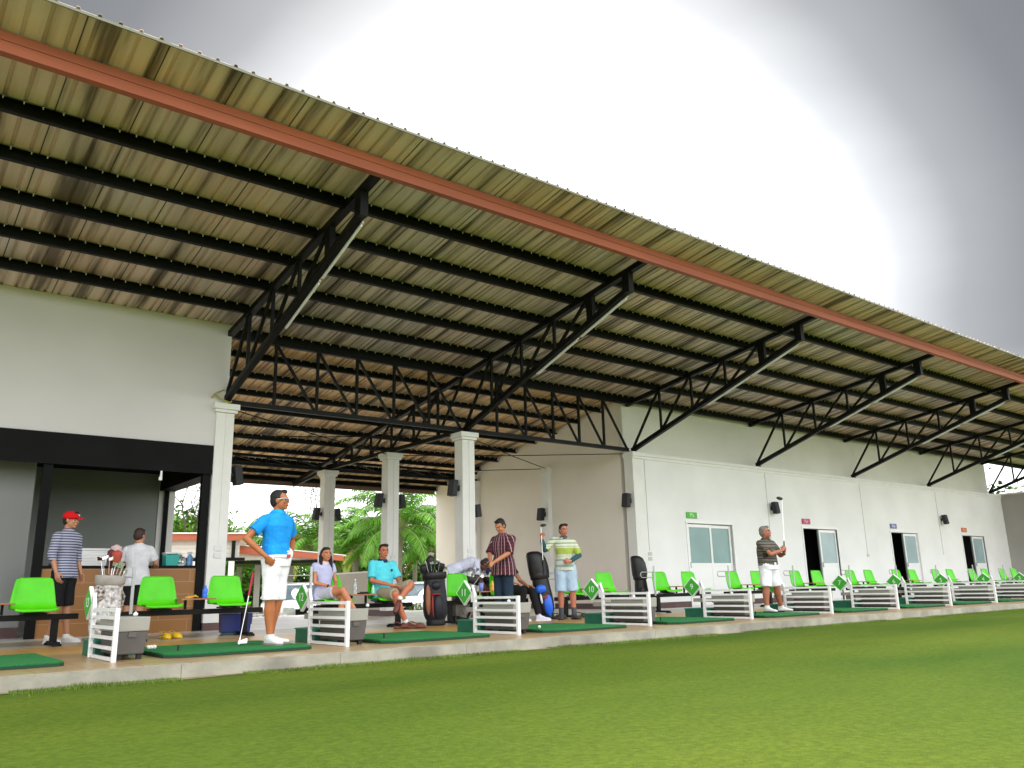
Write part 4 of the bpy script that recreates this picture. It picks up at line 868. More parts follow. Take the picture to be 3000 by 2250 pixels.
def person(label, loc, rz, P, st):
    """P: joints in the person's own frame (facing -Y, right hand toward -X); st: look"""
    t = thing('person', label, 'person', loc, rz)
    f = st.get('fat', 1.0); fem = st.get('fem', False)
    sk = skin(*st['skin']); b = MB()
    pel, wai, che, nek = V(P['pelvis']), V(P['waist']), V(P['chest']), V(P['neck'])
    ax = V(P.get('axis', (1, 0, 0))).normalized(); sax = V(P.get('saxis', P.get('axis', (1, 0, 0)))).normalized()   # pelvis / shoulder lateral axes (toward +X = left)
    up1 = (wai-pel).normalized(); up2 = (nek-che).normalized()
    dep1 = up1.cross(ax).normalized(); dep2 = up2.cross(sax).normalized()
    SL, SR = V(P['shL']), V(P['shR']); hw = .155 if not fem else .155
    def torso(g, k, dk, top=True, lo=0.0):
        tk = .94 if (st.get('tuck') and k > 1) else 1.0; kk = 1.0 if (st.get('tuck') or k < 1) else 1.13
        secs = [(pel-up1*(.07+lo), ax*(.13 if kk == 1 else .162)*kk*k*f*tk, dep1*(.095 if kk == 1 else .118)*kk*dk*f*tk), (pel-up1*.02, ax*(.158 if not fem else .165)*kk*k*f*tk, dep1*.115*kk*dk*f*tk), (pel.lerp(wai, .55), ax*.150*k*f*(1+(kk-1)*.5)*1.0, dep1*.105*dk*f*(1+(kk-1)*.6)), (wai, ax*(.142 if not fem else .118)*k*f, dep1*.105*dk*f),
                (wai.lerp(che, .5), sax*(.152 if not fem else .125)*k*f, dep2*.112*dk*f), (che, sax*.168*k*(.5+.5*f), dep2*.118*dk*(.5+.5*f)), (che.lerp(nek, .55), sax*.168*k, dep2*.098*dk), (che.lerp(nek, .85), sax*.108*k, dep2*.070*dk)]
        if top: secs.append((nek, sax*.062, dep2*.058))
        oval_loft(g, secs)
    torso(b, .94, .93)
    hd = V(P['head']); yaw, pit = P.get('hyaw', 0), P.get('hpit', 0); rol = P.get('hrol', 0)
    HM = (Matrix.Rotation(R(yaw), 3, 'Z') @ Matrix.Rotation(R(pit), 3, 'X') @ Matrix.Rotation(R(rol), 3, 'Y'))
    hs = st.get('hs', 1.0)
    hp = lambda x, y, z: hd + HM @ (V((x, y, z))*hs)
    capsule(b, nek-V((0, 0, .03)), hp(0, .02, -.05), .055, .052)
    ellip(b, hp(0, .008, .03), (.073*hs, .092*hs, .088*hs), HM); ellip(b, hp(0, -.012, -.035), (.061*hs, .075*hs, .072*hs), HM)
    ellip(b, hp(0, -.05, -.082), (.032*hs, .032*hs, .024*hs), HM); ellip(b, hp(0, -.078, .028), (.045*hs, .018*hs, .014*hs), HM)
    oval_loft(b, [(hp(0, -.080, .02), HM @ V((.008, 0, 0)), HM @ V((0, .010, 0))), (hp(0, -.098, -.012), HM @ V((.012, 0, 0)), HM @ V((0, .010, 0))), (hp(0, -.098, -.028), HM @ V((.017, 0, 0)), HM @ V((0, .012, 0))), (hp(0, -.08, -.034), HM @ V((.012, 0, 0)), HM @ V((0, .01, 0)))], 10)
    for sx in (-1, 1):
        ellip(b, hp(sx*.074, .008, -.004), (.010*hs, .020*hs, .030*hs), HM, 10, 8); ellip(b, hp(sx*.036, -.065, -.022), (.022, .018, .018), HM, 10, 8)
    ellip(b, hp(0, -.086, -.058), (.024, .012, .011), HM, 10, 8)
    arms = (('L', SL), ('R', SR))
    for s_, sh in arms:
        el, wr = V(P['el'+s_]), V(P['wr'+s_]); k = .92 if not fem else .76; k *= (.7+.3*f)
        capsule(b, sh, el, .050*k, .040*k); capsule(b, el, el.lerp(wr, .35), .039*k, .040*k); capsule(b, el.lerp(wr, .3), wr, .040*k, .026*k)
        d = V(P.get('hd'+s_, tuple(wr-el))); pn = V(P.get('pn'+s_, (0, 1, 0))); sd_ = V(P.get('th'+s_, (0, -1, 0)))
        hand(b, wr, d, pn, sd_, P.get('curl'+s_, .5), .9 if fem else 1.0)
    for s_ in 'LR':
        hi, kn, an = V(P['hip'+s_]), V(P['kn'+s_]), V(P['an'+s_]); k = (.97 if not fem else .88)*(.6+.4*f)
        capsule(b, hi, kn, .086*k, .060*k); mid = kn.lerp(an, .3); back = -V(P.get('toe'+s_, (0, -1, 0))).normalized()*.012
        capsule(b, kn, mid+back, .057*k, .062*k); capsule(b, mid+back, kn.lerp(an, .6)+back, .061*k, .048*k); capsule(b, kn.lerp(an, .6)+back, an, .048*k, .036*k)
        if st.get('barefoot'): capsule(b, an, an+V(P.get('toe'+s_, (0, -1, 0))).normalized()*.16-V((0, 0, .045)), .035, .022)
    body = remesh(b, 'body', [sk, EYE, mat('lips_'+st['skin'][0], tuple(x*y for x, y in zip(st['skin'][1], (.85, .55, .5))), .5), EYEW], t, .0062, 2)
    HI = HM.transposed()
    for pz in body.data.polygons:
        q = HI @ (V(pz.center)-hd)/hs
        if q.y < -.05 and abs(q.z) < .12 and q.length < .14:
            ax_ = abs(q.x)
            if .018 < ax_ < .047 and -.003 < q.z < .009: pz.material_index = 1 if abs(ax_-.032) < .008 else 3
            elif .013 < ax_ < .052 and .022 < q.z < .030: pz.material_index = 1
            elif ax_ < .024 and -.067 < q.z < -.052: pz.material_index = 2
    # hair
    h = MB(); hm = st.get('hair', HAIR); hk = st.get('hairk', 'short')
    if hk != 'none':
        ellip(h, hp(0, .022, .045), (.079*hs, .090*hs, .084*hs), HM); ellip(h, hp(0, .045, .005), (.074*hs, .066*hs, .088*hs), HM)
        if hk == 'short':
            for sx in (-1, 1): ellip(h, hp(sx*.066, .002, .028), (.014, .026, .034), HM, 10, 8)
            ellip(h, hp(.012, -.045, .098), (.058*hs, .038*hs, .028*hs), HM)
        if hk == 'long':
            for sx in (-1, 1):
                pts = [hp(sx*.058, .025, .05), hp(sx*.082, .028, -.03), hp(sx*.088, .015, -.11), V((hd.x+sx*.09, hd.y-.03, hd.z-.25))]
                for q0, q1, r0, r1 in zip(pts, pts[1:], (.030, .030, .030), (.030, .030, .016)): capsule(h, q0, q1, r0, r1)
            capsule(h, hp(0, .06, .0), hp(0, .07, -.17), .07, .05); ellip(h, hp(0, -.02, .085), (.064*hs, .060*hs, .036*hs), HM)
        remesh(h, 'hair', hm, t, .006, 1, .004, 45)
    if st.get('cap'):
        c = MB(); ellip(c, hp(0, .012, .055), (.090, .108, .078), HM); oval_loft(c, [(hp(0, .012, .030), HM @ V((.091, 0, 0)), HM @ V((0, .108, 0))), (hp(0, .012, .055), HM @ V((.091, 0, 0)), HM @ V((0, .109, 0)))], 24, 2)
        rs = [];
        for yy, ww, zz in ((-.075, .070, .050), (-.11, .074, .046), (-.145, .065, .036), (-.172, .040, .028)):
            rs.append([hp(ww*math.cos(R(a)), yy+.0, zz+.008*math.sin(R(a))*0-(abs(math.cos(R(a))))*.012+(.004 if a < 180 else -.004)) for a in range(0, 360, 30)])
        c.rings(rs); co = remesh(c, 'cap', st['cap'], t, .006, 1)
        e_ = MB(); e_.rings([[hp(.004+dx*.8-.03*0, -.102+abs(dx)*.25, .078+dz) for dx, dz in ((-.03, .012), (.0, -.002), (.03, .016), (.012, .0), (-.005, -.016))], [hp(.004+dx*.8, -.108+abs(dx)*.25, .078+dz) for dx, dz in ((-.03, .012), (.0, -.002), (.03, .016), (.012, .0), (-.005, -.016))]])
        e_.build('cap_emblem', SIGNW, t)
    if st.get('glasses'):
        e_ = MB()
        for sx in (-1, 1): e_.tube([hp(sx*.079, .0, .012), hp(sx*.076, -.055, .016), hp(sx*.062, -.088, .017), hp(sx*.01, -.104, .015)], .0042, 6)
        e_.build('glasses_frame', PLAST, t); e_ = MB()
        for sx in (-1, 1): e_.rings([[hp(sx*(.033+.024*math.cos(q*math.pi/5)), -.101+.012*(1+math.cos(q*math.pi/5))*.8+dd, .0+.014*math.sin(q*math.pi/5)) for q in range(10)] for dd in (0, .004)])
        e_.build('lenses', mat('lens_dark', (.10, .03, .025), .1, coat=1), t)
    # shirt
    g = MB(); slv = st.get('sleeve', .55); sr = st.get('srad', 1.0); torso(g, 1.07, 1.10, True, st.get('hem', .03))
    for s_, sh in arms:
        el, wr = V(P['el'+s_]), V(P['wr'+s_]); inn = (SL if s_ == 'L' else SR).lerp(che.lerp(nek, .6), .35); k = (1 if not fem else .82)
        capsule(g, inn, sh, .066*k, .060*k)
        if slv <= 1: capsule(g, sh, sh.lerp(el, slv*.5), .061*k*(.5+.5*sr), .060*k*sr); cone(g, sh.lerp(el, .1), sh.lerp(el, slv), .060*k*(.5+.5*sr), .062*k*sr)
        else:
            capsule(g, sh, el, .064*k*sr, .052*k*sr); cone(g, el, el.lerp(wr, slv-1), .052*k*sr, .044*k*sr)
    cone(g, nek-up2*.045, nek+up2*.012, .092, .064)
    remesh(g, 'shirt', st['shirt'], t, .0075, 2, st.get('wr', .011), 9)
    if st.get('collar'):
        g = MB(); cc = nek+up2*.008
        for k_, (rr, dz) in enumerate(((.066, .024), (.082, -.014))): pass
        ringA = [cc+sax*(.064*math.cos(R(a)))+dep2*(.066*math.sin(R(a)))+up2*.012 for a in range(0, 360, 20)]
        ringB = [cc+sax*(.088*math.cos(R(a)))+dep2*(.088*math.sin(R(a)))-up2*(.016+.03*max(0, -math.sin(R(a))*0+ (1 if 230 <= a <= 310 else 0))) for a in range(0, 360, 20)]
        g.rings([ringA, ringB], False); o = g.build('collar', st['collar'], t); md = o.modifiers.new('s', 'SOLIDIFY'); md.thickness = .008; md.offset = 1
    # lower garment
    g = MB(); lk = st['lower']; top = pel.lerp(wai, st.get('rise', .55))
    wk = 1.04 if st.get('tuck') else 1.0
    oval_loft(g, [(pel-up1*.10, ax*.150*f, dep1*.115*f), (pel-up1*.03, ax*.170*f, dep1*.125*f), (pel.lerp(top, .6), ax*.165*f, dep1*.122*f), (top, ax*.157*f*wk, dep1*.117*f*wk)])
    for s_ in 'LR':
        hi, kn, an = V(P['hip'+s_]), V(P['kn'+s_]), V(P['an'+s_]); r_ = st.get('legr', 1.0)*(.7+.3*f)
        if lk == 'shorts':
            e1 = st.get('hemk', .9)
            if e1 <= 1: cone(g, hi+(hi-kn)*.04, hi.lerp(kn, e1), .102*r_, .088*r_, 18)
            else: capsule(g, hi, hi.lerp(kn, .6), .100*r_, .088*r_); cone(g, hi.lerp(kn, .4), kn.lerp(an, e1-1), .090*r_, .086*r_, 18)
            capsule(g, hi, hi.lerp(kn, .3), .104*r_, .10*r_)
        elif lk == 'long': capsule(g, hi, kn, .102*r_, .078*r_); cone(g, kn, an.lerp(kn, .08), .078*r_, .062*r_, 18); capsule(g, kn, kn.lerp(an, .2), .076*r_, .074*r_)
        else: capsule(g, hi, hi.lerp(kn, .5), .10, .088); cone(g, hi, hi.lerp(kn, .62), .100, .088)
    remesh(g, {'shorts': 'shorts', 'long': 'trousers', 'skirt': 'skirt'}[lk], st['lowm'], t, .0075, 2, .010, 8)
    if st.get('belt'):
        g = MB(); c0 = top-up1*.02; 
        ra = [c0+ax*(.170*f*math.cos(R(a)))+dep1*(.131*f*math.sin(R(a)))-up1*.018 for a in range(0, 360, 15)]; rb = [p+up1*.036 for p in ra]
        ra2 = [c0+ax*(.165*f*math.cos(R(a)))+dep1*(.124*f*math.sin(R(a)))-up1*.018 for a in range(0, 360, 15)]; rb2 = [p+up1*.036 for p in ra2]
        g.rings([ra2, ra, rb, rb2], False); bl = g.build('belt', st['belt'], t)
        g = MB(); g.box(c0-dep1*.134*f+ax*st.get('bux', 0), (.045, .012, .034)); g.build('buckle', st.get('buckle', CHROME), bl)
    # shoes and socks
    for s_ in 'LR':
        an = V(P['an'+s_]); toe = V(P.get('toe'+s_, (0, -1, 0))).normalized(); shin = (an-V(P['kn'+s_])).normalized(); upv = V(P.get('fu'+s_, (0, 0, 1))); upv = (upv-toe*upv.dot(toe)).normalized(); lat = toe.cross(upv)
        if not st.get('barefoot'):
            g = MB(); k = .92 if fem else 1.0; o0 = an-upv*.078
            oval_loft(g, [(o0-toe*.065*k+upv*.045, lat*.022, upv*.035), (o0-toe*.05*k+upv*.048, lat*.034, upv*.048), (o0+upv*.052, lat*.037, upv*.052), (o0+toe*.05*k+upv*.043, lat*.038, upv*.043), (o0+toe*.11*k+upv*.030, lat*.045, upv*.030), (o0+toe*.165*k+upv*.025, lat*.042, upv*.025), (o0+toe*.20*k+upv*.02, lat*.024, upv*.018)], 16, 2.3)
            cone(g, o0+upv*.05-toe*.012, o0+upv*(.105 if not st.get('hitop') else .16)-toe*.014, .044, .045)
            sh_ = remesh(g, 'shoe', st['shoe'], t, .006, 1, .002, 25)
            g = MB(); g.rings([[o0+toe*yy*k+lat*ww*c_+upv*zz for yy, ww in ((-.085, 0), (-.07, .034), (0, .040), (.06, .043), (.12, .050), (.17, .045), (.205, .022), (.21, 0)) for c_ in (1,)]+[o0+toe*yy*k-lat*ww+upv*zz for yy, ww in ((.205, .022), (.17, .045), (.12, .050), (.06, .043), (0, .040), (-.07, .034))] for zz in (-.002, .016)], True, 0, False)
            g.build('sole', st.get('sole', RUBBER), sh_)
        if st.get('sock'):
            g = MB(); cone(g, an+(-shin)*0.0, an-shin*st.get('sockh', .07), .044, .047); g.build('sock', st['sock'], t)
    return t

def stand(H=1.72, **k):
    s = H/1.72; q = dict(pelvis=(0, 0, .95), waist=(0, .01, 1.10), chest=(0, .0, 1.30), neck=(0, .01, 1.475), head=(0, -.02, 1.60), hipL=(.085, 0, .91), hipR=(-.085, 0, .91), knL=(.09, -.01, .49), knR=(-.09, -.01, .49),
             anL=(.09, .02, .08), anR=(-.09, .02, .08), shL=(.175, .01, 1.375), shR=(-.175, .01, 1.375), elL=(.225, .03, 1.13), elR=(-.225, .03, 1.13), wrL=(.23, -.06, .89), wrR=(-.23, -.06, .89), toeL=(.25, -1, 0), toeR=(-.25, -1, 0),
             pnL=(-1, 0, 0), pnR=(1, 0, 0), curlL=.35, curlR=.35)
    q.update(k)
    for n_ in ('pelvis', 'waist', 'chest', 'neck', 'head', 'hipL', 'hipR', 'knL', 'knR', 'shL', 'shR', 'elL', 'elR', 'wrL', 'wrR'): q[n_] = tuple(x*s for x in q[n_])
    return q
def sit(**k):
    q = dict(pelvis=(0, .02, .545), waist=(0, .06, .68), chest=(0, .07, .87), neck=(0, .06, 1.045), head=(0, .02, 1.165), hipL=(.09, -.0, .53), hipR=(-.09, 0, .53), knL=(.12, -.42, .51), knR=(-.12, -.42, .51), anL=(.12, -.44, .08), anR=(-.12, -.44, .08),
             shL=(.18, .06, .985), shR=(-.18, .06, .985), elL=(.22, -.02, .72), elR=(-.22, -.02, .72), wrL=(.08, -.22, .66), wrR=(-.08, -.22, .66), pnL=(-.2, 0, -1), pnR=(.2, 0, -1), thL=(-1, 0, 0), thR=(1, 0, 0), toeL=(.1, -1, 0), toeR=(-.1, -1, 0))
    q.update(k); return q
def cloth(name, col, b=.35): return mat('cloth_'+name, col, .85, nscale=6, namt=.14, bump=min(1, b*1.8), bscale=14, spec=.2)

TAN = ('tan', (.42, .14, .045)); FAIR = ('fair', (.56, .27, .15)); DARK = ('dark', (.17, .062, .03)); RED_ = ('ruddy', (.50, .17, .09)); MID = ('mid', (.48, .20, .10))
WSH = mat('shoe_white', (.78, .76, .74), .5)
# 1 man in blue polo
px, py = atx(797, -5.6, 0), -5.6
GRIPR = mat('grip_red', (.55, .02, .06), .5)
B = person('standing man in bright blue polo and white shorts, white sunglasses, hands on hips', (px, py, .042), R(22),
    stand(1.645, elR=(-.37, .10, 1.16), wrR=(-.235, -.085, .955), hdR=(.6, -.35, -.7), pnR=(.8, .4, .0), thR=(0, 1, 0), curlR=.8, elL=(.36, .12, 1.15), wrL=(.19, -.045, 1.01), hdL=(-.55, -.55, -.15), pnL=(-.3, 1, 0), thL=(0, 0, 1), curlL=.7,
          hyaw=28, hpit=-4, knR=(-.092, -.03, .49), knL=(.075, .02, .49), hipL=(.075, .01, .91), hipR=(-.08, -.01, .91), anL=(.035, .07, .08), anR=(-.065, -.03, .08), toeL=(.75, -.6, 0), toeR=(-.15, -1, 0)),
    dict(skin=TAN, shirt=cloth('blue', (.015, .30, .82), .5), sleeve=.62, srad=1.14, lower='shorts', lowm=cloth('white', (.80, .80, .83), .4), hemk=1.02, legr=1.0, fat=1.03, hair=HAIR, glasses=1, collar=cloth('blue2', (.02, .38, .88)), belt=PLAST, buckle=mat('buckle_red', (.55, .03, .03), .4), bux=.05, tuck=1, rise=.16, shoe=WSH, sole=mat('sole_d', (.25, .2, .2), .6), sock=PLAST, sockh=.03, hem=-.06))
g = MB(); hand(g, V((.19, -.045, 1.01))*1.645/1.72, (-.55, -.55, -.15), (-.3, 1, 0), (0, 0, 1), .7, 1.12); remesh(g, 'golf_glove', mat('glove_white', (.82, .82, .84), .6), B, .006, 1)
c = thing('golf_club', 'iron with red grip leaning from the blue-shirted man\'s hand to the mat', 'golf club', (0, 0, 0))
club_mb((atx(742, -5.25, .78), -5.25, .80), (atx(700, -5.42, .05), -5.42, .062), 'iron', (1, -.3, 0), GRIPR, c)
# 2 seated woman
WX = bx[12]-.47
W = person('seated woman with long black hair, pale lavender polo and light skirt, legs crossed', (WX-.12, BY+.0, 0), R(8),
    sit(pelvis=(0, .03, .545), hyaw=-10, hpit=-6, head=(.01, .0, 1.145), neck=(0, .04, 1.03), shL=(.155, .05, .975), shR=(-.155, .05, .975), hipL=(.085, .0, .53), hipR=(-.085, 0, .53), knR=(.03, -.44, .60), anR=(.20, -.56, .27), toeR=(.35, -.8, -.45), knL=(.09, -.42, .51), anL=(-.02, -.40, .09), toeL=(.1, -1, -.05),
        elL=(.20, .0, .72), elR=(-.19, -.02, .72), wrL=(.07, -.21, .665), wrR=(-.02, -.20, .655), hdL=(-.7, -.5, -.05), hdR=(.8, -.45, -.05), curlL=.4, curlR=.4),
    dict(skin=('warm', (.55, .22, .11)), fem=True, shirt=cloth('lavender', (.48, .50, .72), .4), sleeve=.42, srad=1.1, lower='skirt', lowm=cloth('skirt', (.52, .53, .64), .3), hair=HAIR, hairk='long', collar=cloth('pinkc', (.75, .62, .70)), shoe=WSH, wr=.004, hs=.94))
g = MB(); cone(g, V((-.045, -.18, .66)), V((-.06, -.165, .665)), .028, .028); g.build('wristwatch', GRIP, W)
# 3 seated man in turquoise
MX = bx[12]+.47
M_ = person('seated man in turquoise polo and khaki shorts, ankle crossed over his knee', (MX, BY+.02, 0), R(4),
    sit(hyaw=-12, hpit=-2, head=(0, .03, 1.20), neck=(0, .06, 1.065), chest=(0, .08, .88), shL=(.195, .06, 1.0), shR=(-.195, .06, 1.0), elL=(.25, -.04, .74), elR=(-.26, -.03, .74), wrL=(.13, -.27, .66), wrR=(-.04, -.30, .655), hdL=(-.7, -.4, -.2), hdR=(.8, -.35, -.1),
        knR=(-.08, -.43, .52), anR=(.13, -.44, .08), knL=(.20, -.46, .66), anL=(-.04, -.48, .43), toeL=(-.55, -.25, -.75), fuL=(-.5, -.6, .5), toeR=(.45, -.9, 0)),
    dict(skin=RED_, fat=1.14, shirt=cloth('turq', (.10, .62, .72), .5), sleeve=.85, srad=1.18, lower='shorts', lowm=cloth('khaki', (.34, .30, .21), .4), hemk=1.0, legr=1.02, hair=HAIR, collar=cloth('navyc', (.02, .035, .09)), shoe=SANDB, sock=PLAST, sockh=.05))
g = MB(); g.rings([[(.10+.018*math.cos(q*math.pi/4), -.062, .90+.02*math.sin(q*math.pi/4)) for q in range(8)], [(.10+.018*math.cos(q*math.pi/4), -.068, .90+.02*math.sin(q*math.pi/4)) for q in range(8)]]); g.build('chest_emblem', GRIP, M_)
# 4 plaid man
def plaid():
    m = bpy.data.materials.new('plaid_shirt'); m.use_nodes = True; t = m.node_tree; b = t.nodes['Principled BSDF']; b.inputs['Roughness'].default_value = .9
    c = t.nodes.new('ShaderNodeTexCoord'); s = t.nodes.new('ShaderNodeSeparateXYZ'); t.links.new(c.outputs['Object'], s.inputs[0])
    def stripe(src, per, wd, off):
        a = t.nodes.new('ShaderNodeMath'); a.operation = 'MULTIPLY_ADD'; a.inputs[1].default_value = 1/per; a.inputs[2].default_value = 20+off; t.links.new(src, a.inputs[0])
        f = t.nodes.new('ShaderNodeMath'); f.operation = 'FRACT'; t.links.new(a.outputs[0], f.inputs[0]); l = t.nodes.new('ShaderNodeMath'); l.operation = 'LESS_THAN'; l.inputs[1].default_value = wd; t.links.new(f.outputs[0], l.inputs[0]); return l.outputs[0]
    def mixc(fac, a, bcol):
        x = t.nodes.new('ShaderNodeMix'); x.data_type = 'RGBA'; t.links.new(fac, x.inputs[0])
        if isinstance(a, tuple): x.inputs[6].default_value = a
        else: t.links.new(a, x.inputs[6])
        x.inputs[7].default_value = bcol; return x.outputs[2]
    at_ = t.nodes.new('ShaderNodeMath'); at_.operation = 'ARCTAN2'; t.links.new(s.outputs[0], at_.inputs[0]); t.links.new(s.outputs[1], at_.inputs[1])
    o = mixc(stripe(s.outputs[2], .055, .45, 0), (.10, .010, .022, 1), (.035, .009, .016, 1)); o = mixc(stripe(at_.outputs[0], .34, .17, .0), o, (.40, .30, .32, 1))
    t.links.new(o, b.inputs['Base Color']); return m
px = atx(1470, -3.6, 1.6)
P4 = person('man in dark red plaid shirt and navy trousers looking down at his club', (px+.02, -3.6, 0), R(-72),
    stand(1.69, head=(.0, -.075, 1.585), neck=(0, -.01, 1.47), hpit=28, hyaw=-8, elL=(.20, -.13, 1.14), elR=(-.21, -.10, 1.15), wrL=(.045, -.36, .985), wrR=(-.03, -.33, 1.01), hdL=(-.25, -.7, -.45), hdR=(.15, -.75, -.45), pnL=(-.9, .2, -.3), pnR=(.9, .2, -.2), thL=(0, 0, 1), thR=(0, 0, 1), curlL=1.1, curlR=1.1, anL=(.12, .03, .08), anR=(-.12, .03, .08)),
    dict(skin=MID, fat=1.10, shirt=plaid(), sleeve=1.0, srad=1.12, lower='long', lowm=cloth('navy', (.018, .035, .062), .4), hair=HAIR, shoe=GRIP, hem=.10, rise=.5, wr=.009, collar=None))
c = thing('golf_club', 'iron with black grip held out low by the plaid-shirted man', 'golf club', (0, 0, 0))
wl = P4.matrix_basis @ (V((.0, -.42, .955))*1.69/1.72)
club_mb(wl+V((.02, 0, .04)), (atx(1362, -4.05, .5), -4.1, .50), 'iron', (-.6, .3, -1), GRIP, c)
# 5 hidden seated companion
person('seated companion in black trousers and white shoes, mostly hidden behind the plaid-shirted man', (bx[11]+.55, BY+.02, 0), R(14),
    sit(knL=(.17, -.42, .53), anL=(.13, -.60, .08), toeL=(.75, -.7, 0), knR=(-.10, -.42, .52), anR=(-.12, -.36, .08), toeR=(.3, -1, 0), wrL=(.15, -.33, .61), elL=(.27, -.08, .70), pnL=(0, 0, -1), hdL=(.1, -1, -.1), curlL=.25, hyaw=-10),
    dict(skin=MID, shirt=cloth('charc', (.05, .05, .055)), sleeve=.6, lower='long', lowm=cloth('blackt', (.012, .012, .014), .3), hair=HAIR, shoe=mat('shoe_bluewhite', (.62, .68, .85), .5), sole=PLAST))
# 6 bending man
person('man in white polo bending far forward over the table', (atx(1338, -1.72, .8), -1.66, 0), R(56),
    stand(1.66, pelvis=(0, .02, .93), waist=(0, -.12, 1.00), chest=(0, -.31, 1.06), neck=(0, -.46, 1.07), head=(0, -.575, 1.03), hpit=62, hipL=(.085, .02, .88), hipR=(-.085, .02, .88), shL=(.175, -.41, 1.04), shR=(-.175, -.41, 1.04), elL=(.20, -.47, .78), elR=(-.20, -.40, .78), wrL=(.14, -.60, .60), wrR=(-.14, -.56, .60),
          knL=(.10, -.02, .48), knR=(-.10, -.02, .48)),
    dict(skin=DARK, shirt=cloth('whiteblue', (.62, .64, .78), .5), sleeve=.75, srad=1.2, lower='long', lowm=cloth('olive', (.24, .23, .17), .3), hair=mat('hair_dark', (.02, .010, .012), .6, nscale=50, namt=.4), collar=cloth('whitec', (.75, .75, .80)), shoe=GRIP))
# 7 man in striped green shirt
GST = bands('stripe_green', 2, [(0, (.55, .62, .50)), (.07, (.30, .36, .36)), (.14, (.55, .62, .52)), (.25, (.30, .36, .36)), (.30, (.58, .66, .50)), (.44, (.40, .50, .09)), (.62, (.66, .70, .58)), (.655, (.42, .50, .22)), (.68, (.66, .70, .58)), (.74, (.30, .33, .24)), (.78, (.62, .68, .50)), (.86, (.20, .30, .28)), (.9, (.62, .66, .54))], .62, offset=.365)
px = atx(1655, -2.95, .9)
G7 = person('man in lime-striped polo and pale blue cargo shorts holding a club upright', (px, -2.95, 0), R(-38),
    stand(1.70, shR=(-.19, .0, 1.43), elR=(-.36, -.06, 1.25), wrR=(-.42, -.16, 1.45), hdR=(-.05, -.10, 1), pnR=(.6, -.7, 0), thR=(1, 0, .3), curlR=1.2, elL=(.27, -.02, 1.14), wrL=(.09, -.21, 1.03), hdL=(-1, -.45, -.15), pnL=(0, 1, .2), thL=(0, 0, 1), curlL=.8, hyaw=24, knL=(.13, -.01, .49), anL=(.14, .02, .08), anR=(-.09, .02, .08), toeL=(.5, -1, 0), toeR=(-.1, -1, 0)),
    dict(skin=('rosy', (.50, .19, .11)), fat=1.0, shirt=GST, sleeve=.92, srad=1.08, lower='shorts', lowm=cloth('paleblue', (.42, .56, .70), .6), hemk=.98, legr=1.18, hair=HAIR, collar=cloth('greyc', (.12, .11, .11)), shoe=mat('shoe_greyg', (.06, .062, .06), .7), sole=GRIP, sock=cloth('greysock', (.09, .09, .10)), sockh=.13, hem=.02, rise=.6))
TEAL = cloth('tealsleeve', (.035, .10, .12), .5); s17 = 1.70/1.72
for nm, a_, b_ in (('L', (.27, -.02, 1.14), (.09, -.21, 1.03)), ('R', (-.36, -.06, 1.25), (-.42, -.16, 1.45))):
    g = MB(); a_, b_ = V(a_)*s17, V(b_)*s17; capsule(g, a_, a_.lerp(b_, .5), .050, .044); cone(g, a_.lerp(b_, .4), a_.lerp(b_, .93), .045, .036); remesh(g, 'undersleeve', TEAL, G7, .007, 1)
c = thing('golf_club', 'dark-headed driver held upright by the man in the striped green shirt', 'golf club', (0, 0, 0))
wl = G7.matrix_basis @ (V((-.425, -.185, 1.53))*s17)
club_mb(wl+V((.03, 0, -.72)), wl+V((-.005, 0, .155)), 'wood', (.8, -.5, .1), GRIP, c)
# 8 golfer finishing
BST = bands('stripe_brown', 2, [(0, (.07, .05, .042)), (.50, (.26, .26, .20)), (.62, (.05, .04, .035)), (.84, (.20, .21, .17))], .062)
px = atx(2250, -5.25, .9)
G8 = person('grey-haired golfer in brown striped polo and white shorts finishing his swing', (px, -5.25, .042), R(-6),
    stand(1.52, head=(-.02, -.02, 1.60), hyaw=25, hpit=-6, elR=(-.15, -.22, 1.15), elL=(.31, -.08, 1.13), wrR=(.17, -.27, 1.23), wrL=(.245, -.24, 1.16), hdR=(.6, .0, .65), hdL=(.1, -.1, 1), pnR=(.2, .6, -.6), pnL=(-1, .2, 0), thR=(0, 0, 1), thL=(0, 0, 1), curlR=1.1, curlL=1.2,
          hipL=(.095, 0, .91), knL=(.17, -.02, .50), anL=(.32, .06, .08), hipR=(-.09, 0, .91), knR=(-.13, -.01, .49), anR=(-.13, .0, .08), toeL=(.5, -.8, 0), toeR=(.1, -1, 0)),
    dict(skin=('golfer', (.38, .13, .07)), fat=1.22, shirt=BST, sleeve=.72, srad=1.25, lower='shorts', lowm=cloth('white', (.80, .80, .83), .4), hemk=.95, legr=1.08, hair=HAIRG, collar=cloth('brownc', (.09, .065, .05)), belt=mat('belt_green', (.08, .11, .09), .6), tuck=1, rise=.16, shoe=WSH, sole=GRIP, sock=PLAST, sockh=.04, hem=-.06, wr=.008))
g = MB(); g.box((-.15, -.09, 1.01), (.09, .05, .09)); bevel(g.build('belt_pouch', GRIP, G8), .01)
c = thing('golf_club', 'dark-shafted driver held straight up by the grey-haired golfer', 'golf club', (0, 0, 0))
wl = G8.matrix_basis @ (V((.245, -.25, 1.24))*1.52/1.72)
club_mb(wl+V((-.01, 0, -.10)), wl+V((.085, -.0, .93)), 'wood', (-.7, .5, .2), GRIP, c)
